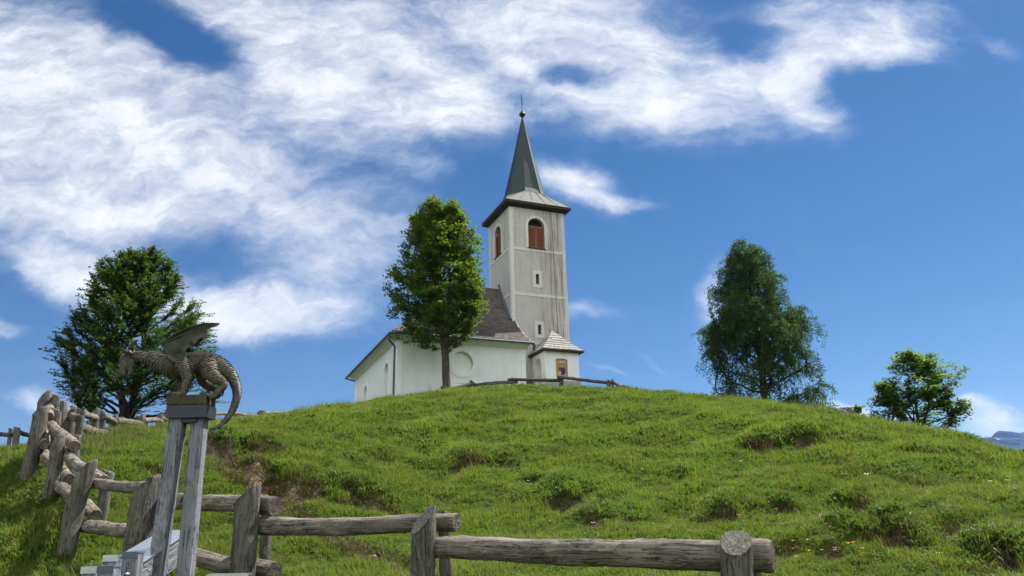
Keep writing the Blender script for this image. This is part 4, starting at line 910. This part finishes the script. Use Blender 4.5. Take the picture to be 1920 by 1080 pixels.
# wings: thick membrane with finger ribs
WO = [(560, 405), (528, 360), (500, 300), (485, 262), (500, 240), (545, 205), (600, 170), (660, 140), (720, 112), (785, 90), (850, 75), (930, 70), (1000, 75), (985, 92), (930, 108), (893, 130), (868, 158), (882, 202), (840, 200), (800, 215), (768, 245), (772, 285), (730, 285), (702, 305), (690, 345), (685, 395), (630, 415)]
def wing(dy, lean_, sc=1.0):
    n = len(WO); V = []; Fc = []; cx_, cy_ = 640, 280
    def pt(x, y, th):
        up = (405-y)/330.0; curve = .045*math.sin(max(0, min(1, (x-485)/520))*math.pi)*.5
        return D3(560+(x-560)*sc, 405+(y-405)*sc, dy+lean_*up+curve*(-1 if dy < 0 else 1)*.4+th)-DR.location
    mb = MB(); cen = [(590, 330), (620, 250), (700, 220), (780, 170), (850, 120)]
    bm = bmesh.new(); vs = [bm.verts.new((x, y, 0)) for x, y in WO]; es = [bm.edges.new((vs[i], vs[(i+1) % n])) for i in range(n)]
    bmesh.ops.triangle_fill(bm, use_beauty=True, edges=es); bmesh.ops.subdivide_edges(bm, edges=bm.edges[:], cuts=2, use_grid_fill=True); bm.verts.index_update()
    F1 = [tuple(v.index for v in f_.verts) for f_ in bm.faces]; VV = [(v.co.x, v.co.y) for v in bm.verts]; bnd = [tuple(v.index for v in e_.verts) for e_ in bm.edges if e_.is_boundary]; bm.free(); nv = len(VV)
    fold = lambda x, y: .0045*math.sin(math.atan2(y-262, x-485)*16)
    V1 = [pt(x, y, -.003+fold(x, y)) for x, y in VV]+[pt(x, y, .003+fold(x, y)) for x, y in VV]
    mb.add(V1, F1+[tuple(i+nv for i in reversed(f_)) for f_ in F1]+[(a, b, b+nv, a+nv) for a, b in bnd])
    w_ = mb.build('wing', M_patina, DR, smooth=True)
    rb = MB()
    for fing in ([(575, 400), (530, 330), (487, 262), (500, 240), (600, 170), (720, 112), (850, 76), (995, 76)], [(487, 258), (600, 205), (740, 150), (868, 155)], [(487, 260), (580, 240), (690, 215), (880, 200)], [(490, 262), (560, 275), (660, 270), (770, 280)], [(492, 264), (540, 300), (600, 340), (688, 350)]):
        Pf = []
        for i in range(len(fing)-1):
            for k in range(4): Pf.append((fing[i][0]+(fing[i+1][0]-fing[i][0])*k/4, fing[i][1]+(fing[i+1][1]-fing[i][1])*k/4))
        Pf.append(fing[-1]); rb.tube([pt(x, y, fold(x, y)) for x, y in Pf], list(np.linspace(.0085 if len(fing) > 4 else .005, .0022, len(Pf))), 7)
    rb.build('rib', M_patina, w_, smooth=True)
    sh = MB(); sh.tube([pt(x, y, 0) for x, y in ((535, 345), (560, 385), (600, 410), (655, 425))], [.010, .018, .022, .012], 10); sh.build('wing_root', M_patina, w_, smooth=True)
wing(-.075, -.05); wing(.075, .06, .97)

# ---------------------------------------------------------------- ball-run chute beside the fence
c0 = at(240, 1080, 4.1); CHU = empty('timber_chute', (c0.x, c0.y, G(c0)), 'inclined timber chute with a bright steel lid and capped stakes beneath the statue posts', 'chute')
A = at(150, 1104, 3.75); B = at(334, 992, 4.95)
def beam(name, pa, pb_, off, w_, h_, mat, par=CHU):
    pa = Vector(pa)+Vector(off); pb_ = Vector(pb_)+Vector(off); zx = (pb_-pa).normalized(); xx = zx.cross(Vector((0, 0, 1))).normalized(); yx = zx.cross(xx); q_ = Matrix((xx, yx, zx)).transposed().to_quaternion()
    mb = MB(); mb.box(-w_/2, w_/2, -h_/2, h_/2, 0, (pb_-pa).length); return mesh_obj(name, mb.v, mb.f, mat, par, pa-par.location, False, q_)
dirh = Vector((B.x-A.x, B.y-A.y, 0)).normalized(); sdh = Vector((dirh.y, -dirh.x, 0))
beam('side_board', A, B, sdh*.075-Vector((0, 0, .09)), .028, .15, M_plank); beam('side_board', A, B, -sdh*.075-Vector((0, 0, .09)), .028, .15, M_plank)
beam('steel_lid', A, B, (0, 0, -.008), .19, .006, M_steel); beam('floor_board', A, B, (0, 0, -.15), .12, .02, M_plank)
pt_ = [(191.5, 219, 1064, 3.85), (237.5, 264, 1038, 4.05), (201.6, 226, 1044, 4.2), (161, 187, 1066, 4.0), (397, 466, 1079, 4.35)]
for i, (xa, xb, yt, Yq) in enumerate(pt_):
    a = at((xa+xb)/2, yt, Yq); w_ = (xb-xa)/1440*Yq*1.03; mb = MB(); mb.box(-w_/2, w_/2, -.035, .035, -.75, 0); po = mb.build('stake', M_plank, CHU, a-CHU.location)
    bv = po.modifiers.new('bevel', 'BEVEL'); bv.width = .004
    cp = MB(); cp.box(-w_/2-.002, w_/2+.002, -.038, .038, 0.0, .010); cp.box(-w_/2-.002, w_/2+.002, -.0385, -.0365, -.022, 0.0); cp.build('cap', M_steel if i in (2, 3, 4) else M_gutter, po)
    if i == 1:
        lb = lathe([(.0, .012), (.008, .010), (.013, .004), (.014, 0)], 0, 0, 12); bo_ = mesh_obj('bolt', [(x, -z-.035, y) for x, y, z in lb.v], lb.f, M_steel, po, (0, 0, -.095), True)

# ---------------------------------------------------------------- trees
def grow(name, label, group, px0, py0, Yq, out, style, leafmat, barkmat, seed, nleaf, leaf, trunk_r, cfg):
    """out: list of (py, left_px, right_px) giving the crown outline; axis px0"""
    r = np.random.default_rng(seed); b = at(px0, py0, Yq); gz_ = G(b); root = empty(name, (b.x, b.y, gz_-.05), label, 'tree', group); base = Vector((b.x, b.y, gz_-.05))
    s = Yq/1440*1.045
    zz = np.array([at(px0, o[0], Yq).z-base.z for o in out]); k_ = Yq/_F.dot(at(px0, 600, Yq)-CAM)*1.0
    sc = _F.dot(at(px0, 650, Yq)-CAM)/FPX
    def axis_px(py): return px0+cfg.get('lean', 0)*(py0-py)
    Lr = np.array([(axis_px(o[0])-o[1])*sc for o in out]); Rr = np.array([(o[2]-axis_px(o[0]))*sc for o in out])
    od = np.argsort(zz); zz, Lr, Rr = zz[od], Lr[od], Rr[od]; ztop, zbot = zz[-1], zz[0]
    vx = at(px0+cfg.get('lean', 0)*(py0-out[0][0]), out[0][0], Yq)-base      # axis top
    ax = lambda z: Vector((vx.x*z/max(vx.z, .1), 0, z))
    def env(z, phi):
        l = np.interp(z, zz, Lr); q = np.interp(z, zz, Rr); c = math.cos(phi); m_ = l*(1-c)/2+q*(1+c)/2; wv = cfg.get('wav', .10); return m_*(1-.12*abs(math.sin(phi)))*(1-wv*.5+wv*(math.sin(3*phi+seed+z*1.7)+.7*math.sin(z*3.3+phi*2+seed*2)))
    wood = MB(); tips = []; zmaxw = float(zz[int(np.argmax(Lr+Rr))]); emax = float(max(Lr.max(), Rr.max()))
    nst = cfg.get('stems', 1); stems = []
    for k in range(nst):
        if nst == 1: P_ = [ax(z)+Vector((r.normal()*.03, r.normal()*.03, 0))*(z/ztop*3) for z in np.linspace(0, ztop*.93, 10)]; stems.append(P_); wood.tube([P_[0]-Vector((0, 0, .4))]+P_, [trunk_r*1.25]+[trunk_r*(1-.9*(i/9)**.9)+.01 for i in range(10)], 10)
        else:
            phi = 2*math.pi*k/nst+r.uniform(-.4, .4); sp_ = cfg['spread']*r.uniform(.4, 1); zt_k = ztop*r.uniform(.72, .95); fork = cfg.get('fork', .1)
            P_ = []
            for u_ in np.linspace(0, 1, 9):
                z = zt_k*u_; w_ = max(0, (z-fork*ztop)/(ztop*(1-fork))); e_ = env(z, phi)*sp_*min(1, w_*1.6+.0); P_.append(ax(z)+Vector((math.cos(phi)*e_, math.sin(phi)*e_, 0))+Vector((r.normal()*.02, r.normal()*.02, 0)))
            stems.append(P_); rk = trunk_r/math.sqrt(nst)*1.25; wood.tube([P_[0]-Vector((0, 0, .4))]+P_, [rk*1.3]+[rk*(1-.88*u_) for u_ in np.linspace(0, 1, 9)], 8)
    nl = cfg['limbs']
    for i in range(nl):
        u_ = (i+.5)/nl; u_ = u_**cfg.get('upow', 1.0); st_ = stems[i % len(stems)]
        z0_ = zbot*cfg.get('low', .85)+(ztop*.93-zbot*cfg.get('low', .85))*u_; zs_ = [p_.z for p_ in st_]
        z0_ = min(z0_, zs_[-1]*.98); p = Vector([float(np.interp(z0_, zs_, [q[c] for q in st_])) for c in range(3)])
        phi = i*2.39996+r.uniform(-.35, .35); up = cfg['up'](u_); 
        zt_ = z0_; L0 = env(min(ztop, z0_+.3), phi)
        # march outwards to the envelope
        pts = [p]; q = p.copy(); dr = Vector((math.cos(phi), math.sin(phi), 0)); mult = r.uniform(*cfg.get('reach', (.78, 1.04))); step = .16*max(1, (ztop/5)**.5); el_ = up; cur = cfg.get('curve', 0.0)
        for k in range(60):
            q = q+(dr*math.cos(el_)+Vector((0, 0, math.sin(el_))))*step+Vector((r.normal(), r.normal(), r.normal()))*step*.10; el_ += cur*step
            c_ = ax(q.z); d_ = math.hypot(q.x-c_.x, q.y-c_.y); ph = math.atan2(q.y-c_.y, q.x-c_.x)
            if q.z > ztop*.99: break
            if d_ > env(q.z, ph)*mult:
                if q.z > zmaxw or k > 40: break
                el_ = min(1.35, el_+cfg.get('steer', .3)); q = q-dr*step*.5
                if cfg.get('steer', .3) == 0: break
                if d_ > emax*mult: break
            pts.append(q.copy())
        if len(pts) < 2: continue
        n = len(pts); r0 = max(.012, trunk_r*.33*(1-u_*.6))*min(1, n/8); wood.tube(pts, [r0*(1-.85*k/(n-1)) for k in range(n)], 6, False)
        tw = cfg['twigs']
        for k in range(max(1, int(n*tw))):
            t_ = r.uniform(cfg.get('t0', .25), 1.0)**.8; fi = t_*(n-1); i0 = min(int(fi), n-2); a = pts[i0].lerp(pts[i0+1], fi-i0); base_dir = (pts[i0+1]-pts[i0]).normalized()
            dv = cfg['twigdir'](r, base_dir, dr); ln = r.uniform(*cfg['twiglen'])*(1.15-.45*t_)
            tp = [a]; qq = a.copy(); g_ = cfg.get('grav', 0.0)
            for k2 in range(4):
                qq = qq+dv*ln/4; dv = (dv+Vector((0, 0, -g_))+Vector((r.normal(), r.normal(), r.normal()))*.12).normalized(); tp.append(qq.copy())
            c_ = ax(qq.z); d_ = math.hypot(qq.x-c_.x, qq.y-c_.y); ph = math.atan2(qq.y-c_.y, qq.x-c_.x)
            if d_ > env(min(max(qq.z, zbot), ztop), ph)*1.06 or (cfg.get('clampbot', True) and qq.z < zbot-.15) or qq.z > ztop*1.01: continue
            wood.tube(tp, [.009, .008, .006, .004, .003], 3, False); tips.append((tp, dv))
    allp = np.array([list(q) for tp, _ in tips for q in tp[:1]])
    for i in range(cfg.get('fill', 0)):
        z_ = r.uniform(zbot, ztop*.985); ph = r.uniform(0, 6.283); e_ = env(z_, ph)
        if r.uniform() > e_/emax*1.1+.12: continue
        q = ax(z_)+Vector((math.cos(ph), math.sin(ph), 0))*e_*r.uniform(.45, 1.0)**.6
        if math.sin(q.x*2.6+seed)+math.sin(q.y*2.3+1)+math.sin(q.z*3.1+seed*2) < cfg.get('lump', -1.0): continue
        dd_ = np.linalg.norm(allp-np.array(q), axis=1)+np.maximum(allp[:, 2]-q.z, 0)*2; a = Vector(allp[int(np.argmin(dd_))]); tw_ = [a.lerp(q, k2/4) for k2 in range(5)]; wood.tube(tw_, [.011, .009, .007, .005, .003], 3, False)
        end = [q+(q-a).normalized()*0.0+Vector((math.cos(ph), math.sin(ph), .2))*.12*(k2-2) if cfg.get('grav', 0) < .3 else q-Vector((0, 0, 1))*.22*k2 for k2 in range(5)]
        tips.append((end, Vector((0, 0, -1))))
    wood.build('trunk', barkmat, root, smooth=True)
    nt = len(tips); per = max(3, nleaf//max(nt, 1)); N = nt*per
    TP = np.array([[list(q) for q in tp] for tp, _ in tips]); u_ = r.uniform(cfg.get('l0', .15), 1, (nt, per))*4; i0 = np.minimum(u_.astype(int), 3); f_ = (u_-i0)[..., None]
    ar = np.arange(nt)[:, None]; C = TP[ar, i0]*(1-f_)+TP[ar, i0+1]*f_; C = C.reshape(-1, 3); jit = cfg.get('jit', .1)
    C = C+r.normal(0, 1, (N, 3))*np.array([jit, jit, jit*cfg.get('jz', .6)])
    nrm_ = r.normal(0, 1, (N, 3))*cfg.get('tilt', .55)+np.array(cfg.get('nup', (0, 0, 1.0))); nrm_ /= np.linalg.norm(nrm_, axis=1)[:, None]
    hd = r.normal(0, 1, (N, 3))+np.array([0, 0, cfg.get('hang', -.3)]); hd -= nrm_*(hd*nrm_).sum(1)[:, None]; hd /= np.linalg.norm(hd, axis=1)[:, None]+1e-9
    sdv = np.cross(nrm_, hd); S = leaf*r.uniform(.65, 1.25, (N, 1)); asp = cfg.get('asp', .62)
    V = np.stack([C-hd*S*.5, C+sdv*S*asp*.5-nrm_*S*.06, C+hd*S*.5, C-sdv*S*asp*.5-nrm_*S*.06], 1).reshape(-1, 3)
    quads_obj('crown', V, leafmat, root); print('TREE', name, nt, N); return root
V3 = Vector
def td_linden(r, b, d): return (b*.55+V3((r.normal(), r.normal(), r.normal()*.8+.25))*.75).normalized()
def td_plane(r, b, d): s_ = V3((-b.y, b.x, 0))*(1 if r.uniform() < .5 else -1); return (b*.8+s_*.75+V3((0, 0, .1+r.normal()*.38))).normalized()
def td_birch(r, b, d): return (b*.5+V3((r.normal()*.5, r.normal()*.5, -.15+r.normal()*.3))).normalized()
grow('linden_tree', 'dark green rounded tree with a forked trunk in front of the church nave', None, 838, 733, 43.5,
     [(368, 812, 842), (385, 790, 868), (410, 765, 880), (440, 750, 893), (470, 742, 905), (500, 728, 912), (540, 722, 914), (580, 720, 912), (610, 726, 900), (632, 745, 880), (645, 775, 862), (650, 790, 850)],
     'linden', M_linden, M_bark, 5, 72000, .155, .27, dict(wav=.05, fill=850, lump=-.8, limbs=58, up=lambda u: .35+.75*u, twigs=2.6, twiglen=(.5, 1.0), twigdir=td_linden, jit=.13, stems=2, spread=.2, fork=.12, low=1.0, reach=(.80, 1.03), t0=.2, hang=-.5, asp=.75, upow=.9, lean=-.03))
grow('beech_tree', 'large fine-leaved tree with fanning upright branches behind the left fence', None, 242, 790, 29,
     [(474, 232, 318), (500, 188, 338), (540, 158, 352), (580, 140, 392), (620, 122, 412), (660, 112, 418), (690, 98, 416), (720, 106, 412), (750, 122, 425), (775, 140, 412), (795, 170, 380)],
     'beech', M_beech, M_barkd, 9, 150000, .088, .20, dict(fill=1100, lump=-1.5, wav=.06, steer=.1, limbs=105, up=lambda u: .16+.98*u**.8, curve=.06, twigs=3.6, twiglen=(.35, .95), twigdir=td_plane, jit=.035, stems=2, spread=.25, fork=.06, low=.55, reach=(.78, 1.05), t0=.3, tilt=.45, asp=.55, jz=.4, upow=.85, lean=.06, clampbot=False))
grow('birch_tree', 'tall weeping birch with hanging branches on the right crest', None, 1434, 758, 42,
     [(449, 1372, 1402), (470, 1352, 1432), (500, 1335, 1452), (530, 1328, 1472), (550, 1326, 1478), (565, 1330, 1470), (585, 1296, 1500), (610, 1296, 1530), (640, 1310, 1538), (670, 1318, 1528), (700, 1330, 1540), (730, 1328, 1546), (752, 1340, 1548), (765, 1380, 1545)],
     'birch', M_birch, M_barkd, 12, 115000, .108, .20, dict(fill=1300, lump=-.95, wav=.17, limbs=72, up=lambda u: .30+.75*u, twigs=3.0, twiglen=(.6, 1.6), twigdir=td_birch, grav=.42, jit=.07, stems=1, low=.35, reach=(.75, 1.04), t0=.2, tilt=.9, nup=(0, 0, .4), hang=-1.2, asp=.55, jz=1.0, upow=.85, lean=-.11, clampbot=False))
grow('sycamore_tree', 'small bushy light green tree with several stems near the right edge', None, 1718, 795, 37,
     [(661, 1668, 1750), (675, 1660, 1752), (690, 1664, 1795), (705, 1662, 1797), (722, 1628, 1797), (740, 1628, 1800), (755, 1632, 1808), (772, 1640, 1815), (790, 1665, 1800), (803, 1690, 1790)],
     'syc', M_syc, M_barkd, 21, 17000, .135, .12, dict(fill=330, lump=-.7, wav=.14, limbs=34, up=lambda u: .25+.6*u, twigs=2.0, twiglen=(.3, .7), twigdir=td_linden, jit=.11, stems=5, spread=.6, fork=.05, low=.3, reach=(.7, 1.05), t0=.45, tilt=.35, asp=.95, jz=.35, hang=-.1, clampbot=False))
grow('sycamore_sapling', 'tiny light green sapling beside the rock on the right crest', None, 1612, 797, 35.5,
     [(760, 1596, 1606), (770, 1597, 1622), (782, 1602, 1628), (792, 1604, 1635)], 'syc', M_syc, M_barkd, 23, 420, .15, .02, dict(limbs=7, up=lambda u: .4+.6*u, twigs=1.6, twiglen=(.15, .35), twigdir=td_linden, jit=.09, stems=1, low=.4, t0=.4, tilt=.35, asp=.95, jz=.35, clampbot=False))
def bush(name, label, px, py, Yq, w_, h_, n, leaf, mat, seed):
    b = at(px, py, Yq); b.z = G(b); r = np.random.default_rng(seed); root = empty(name, b, label, 'shrub')
    d = r.normal(0, 1, (n, 3)); d /= np.linalg.norm(d, axis=1)[:, None]; rad = r.uniform(.35, 1, (n, 1))**.5; lump = 1+.25*np.sin(d[:, :1]*5+seed)+.2*np.sin(d[:, 1:2]*7)
    C = d*rad*lump*np.array([w_, w_*.8, h_])+np.array([0, 0, h_*.6]); C = C[C[:, 2] > .02]; n = len(C)
    nrm_ = r.normal(0, .5, (n, 3))+[0, 0, 1]; nrm_ /= np.linalg.norm(nrm_, axis=1)[:, None]; hd = np.cross(nrm_, r.normal(0, 1, (n, 3))); hd /= np.linalg.norm(hd, axis=1)[:, None]; sdv = np.cross(nrm_, hd); S = leaf*r.uniform(.6, 1.3, (n, 1))
    quads_obj('foliage', np.stack([C-hd*S*.5, C+sdv*S*.35, C+hd*S*.5, C-sdv*S*.35], 1).reshape(-1, 3), mat, root)
    st_ = MB()
    for k in range(6): q = C[r.integers(n)]; st_.tube([(0, 0, -.05), (q[0]*.4, q[1]*.4, q[2]*.6), tuple(q)], [.014, .01, .004], 4)
    st_.build('stem', M_barkd, root)
bush('low_shrub', 'low yellow-green shrub left of the small bushy tree', 1652, 800, 36, .75, .42, 900, .12, M_syc, 3)
bush('low_shrub', 'low dark shrub at the foot of the weeping birch', 1512, 766, 40.5, 1.3, .55, 2600, .10, M_birch, 4)
bush('low_shrub', 'low dark shrub right below the small bushy tree', 1782, 813, 33.5, .75, .25, 900, .10, M_beech, 5)
bush('low_shrub', 'small dark clump of leaves on the upper slope below the dark fence', 1015, 757, 41, .18, .14, 160, .09, M_herb, 6)

# rock outcrop on the right crest
b = at(1575, 787, 34.6); rk = bmesh.new(); bmesh.ops.create_icosphere(rk, subdivisions=4, radius=1.0)
for v_ in rk.verts:
    c = v_.co; n_ = .22*math.sin(c.x*4+1)*math.sin(c.y*5)+.16*math.sin(c.z*9+c.x*6)+.10*math.sin(c.x*17+c.z*13)*math.sin(c.y*15)+.05*math.sin(c.z*34+c.x*21)
    c *= 1+n_*.55; c.x = max(-1, min(.78, c.x)); c.x *= .66; c.y *= .6; c.z = min(c.z, .62)*.75
me = bpy.data.meshes.new('rock'); rk.to_mesh(me); rk.free(); me.materials.append(M_stone); ro = bpy.data.objects.new('rock', me); COL.objects.link(ro); ro.location = (b.x, b.y, G(b)+.08); setp(ro, 'grey-brown rock outcrop on the crest between birch and small tree', 'rock')
# stones on the little path
k_ = 0
for (px, py, sz) in ((622, 1005, .05), (676, 1028, .07), (660, 1012, .04), (470, 925, .06), (452, 900, .05), (500, 945, .05), (700, 1046, .04), (528, 958, .06), (648, 1003, .035)):
    p = hit(px, py); bm = bmesh.new(); bmesh.ops.create_icosphere(bm, subdivisions=2, radius=sz)
    for v_ in bm.verts: v_.co *= 1+random.uniform(-.18, .18); v_.co.z *= .55
    me = bpy.data.meshes.new('stone'); bm.to_mesh(me); bm.free(); me.materials.append(M_stone if k_ % 3 else M_plinth); o = bpy.data.objects.new('stone', me); COL.objects.link(o); o.location = p+V3((0, 0, .01)); k_ += 1
    setp(o, 'small pale stone lying on the narrow earth path behind the fence', 'stone', 'stones on the narrow earth path')
# wild flowers (small, countless): three coloured scatters joined in one object
FM = {}
for nm, c in (('yellow_petal', (.75, .48, .03)), ('pink_petal', (.42, .13, .20)), ('white_petal', (.75, .76, .70)), ('orange_petal', (.70, .20, .03))): FM[nm] = m_simple(nm, c, .7, 0, 30, .2)
def flower_patch(name, mat, spots, size, label, hgt_=.14):
    V = []
    for (px, py, n, sp_) in spots:
        c = hit(px, py)
        for k in range(n):
            x = c.x+rng.normal(0, sp_)*(c.length/12); y = c.y+rng.normal(0, sp_)*1.6*(c.length/12); z = float(hgt(x, y))+hgt_*rng.uniform(.7, 1.3); s_ = size*rng.uniform(.7, 1.25)
            for a in np.linspace(0, 2*math.pi, 5)[:-1]+rng.uniform(0, 1):
                ca, sa = math.cos(a), math.sin(a); V += [(x, y, z), (x+s_*ca-s_*.4*sa, y+s_*sa+s_*.4*ca, z+s_*.45), (x+s_*1.25*ca, y+s_*1.25*sa, z+s_*.3), (x+s_*ca+s_*.4*sa, y+s_*sa-s_*.4*ca, z+s_*.45)]
    o = quads_obj(name, np.array(V), mat); setp(o, label, 'flowers', kind='stuff')
flower_patch('yellow_flowers', FM['yellow_petal'], [(475, 905, 16, .16), (450, 920, 6, .1), (1570, 1062, 7, .25), (1545, 1045, 6, .3), (1100, 880, 4, 1.5), (620, 800, 12, 1.0), (560, 800, 8, .7), (1650, 870, 8, 1.5), (250, 970, 4, .3), (1220, 1000, 5, .6), (900, 820, 8, 2.), (1300, 860, 8, 3.), (1750, 1000, 6, 1.), (1040, 1000, 4, .8)], .022, 'tiny yellow flowers dotted through the grass')
flower_patch('clover_flowers', FM['pink_petal'], [(1370, 955, 5, .3), (1420, 985, 8, .45), (1500, 985, 6, .4), (620, 905, 6, .25), (1560, 1030, 5, .3), (1250, 985, 3, .3), (560, 1065, 2, .1), (850, 885, 4, .8), (1880, 955, 4, .4), (1180, 860, 5, 1.5), (1700, 1040, 3, .4), (1330, 900, 4, 1.2)], .024, 'tiny pink clover heads dotted through the grass')
flower_patch('white_flowers', FM['white_petal'], [(1838, 876, 1, .05), (1857, 881, 1, .05), (1861, 889, 1, .05), (975, 772, 2, .3), (1910, 933, 3, .2), (1600, 925, 2, .4), (800, 765, 2, .3), (1000, 1000, 3, 1.), (1500, 900, 4, 2.)], .04, 'few white flower heads on the hillside', .25)
flower_patch('orange_flowers', FM['orange_petal'], [(1600, 872, 2, .08), (838, 745, 2, .05), (1592, 860, 1, .05), (700, 880, 1, .1)], .035, 'few orange flowers on the hillside', .2)

# ---------------------------------------------------------------- distant mountains
MD = 6000
MP = [(1600, 905), (1700, 880), (1780, 848), (1812, 826), (1822, 819), (1829, 815), (1840, 820), (1849, 823), (1856, 819), (1862, 822), (1868, 816), (1875, 810), (1883, 807), (1893, 809), (1900, 808.5), (1911, 813), (1920, 809), (1940, 800), (1975, 812), (2020, 795), (2080, 810), (2150, 830), (2300, 850)]
xs = np.array([ray(*p).x/ray(*p).y for p in MP]); zs = np.array([ray(*p).z/ray(*p).y for p in MP])
U_ = np.linspace(xs[0], xs[-1], 420); V_ = np.linspace(0, 1, 60); crest = np.interp(U_, xs, zs)*MD+1.6
rf = lambda a, b: sum(.5**k*np.sin(a*9*2.1**k+k*1.3+b*7*1.9**k+2*np.sin(b*5*1.7**k+a*4*2**k)) for k in range(6))
GU, GV = np.meshgrid(U_, V_); hc = crest[None, :].repeat(60, 0)
front = (1-GV); X = GU*MD+rf(GU*12, GV)*25; Yy = MD-front*2400+rf(GU*9+3, GV*2)*50*front; Zz = -60+(hc+60)*(GV**.85)+np.abs(rf(GU*16, GV*2.5))*85*front*GV**.5*1.4-60*front*GV
Xb = GU[-1]*MD; vs = np.stack([X, Yy, Zz], -1).reshape(-1, 3); vs = np.concatenate([vs, np.stack([Xb, np.full(420, MD+1800.), np.full(420, -80.)], 1)])
fc = [(i*420+j, i*420+j+1, (i+1)*420+j+1, (i+1)*420+j) for i in range(60) for j in range(419)]
m, t = mat_new('haze_blue_rock'); P = t.n('ShaderNodeTexCoord').outputs['Object']; n1 = t.noise(P, .004, 8, .65); n2 = t.noise(P, .0022, 6, .7)
zq = t.n('ShaderNodeSeparateXYZ', {0: P}).outputs[2]
c = t.mix(t.mr(n1, .4, .6), (.012, .024, .055, 1), (.035, .052, .095, 1)); sn = t.math('MULTIPLY', t.mr(n2, .60, .63), t.mr(zq, 350, 550)); c = t.mix(sn, c, (.5, .52, .56, 1)); finish(t, bsdf(t, c, .95, bump(t, n1, .9, 60), spec=.05))  # blue of the distant air is mixed into the rock colour itself
mo = mesh_obj('mountains', vs, fc, m, smooth=True); setp(mo, 'distant blue-grey rocky mountains with snow patches at the right edge', 'mountains', kind='structure')

# ---------------------------------------------------------------- haze (real air)
hz = MB(); hz.box(-4200, 7500, -600, 8600, -82, 980)
m, t = mat_new('haze_air'); vol = t.n('ShaderNodeVolumePrincipled', {'Color': (.30, .50, 1.0, 1), 'Density': .00004, 'Anisotropy': .2}); t.n('ShaderNodeOutputMaterial', {1: vol.outputs[0]})
HZ = hz.build('haze', m); setp(HZ, 'pale thin haze in front of the distant mountains', 'haze', kind='stuff')
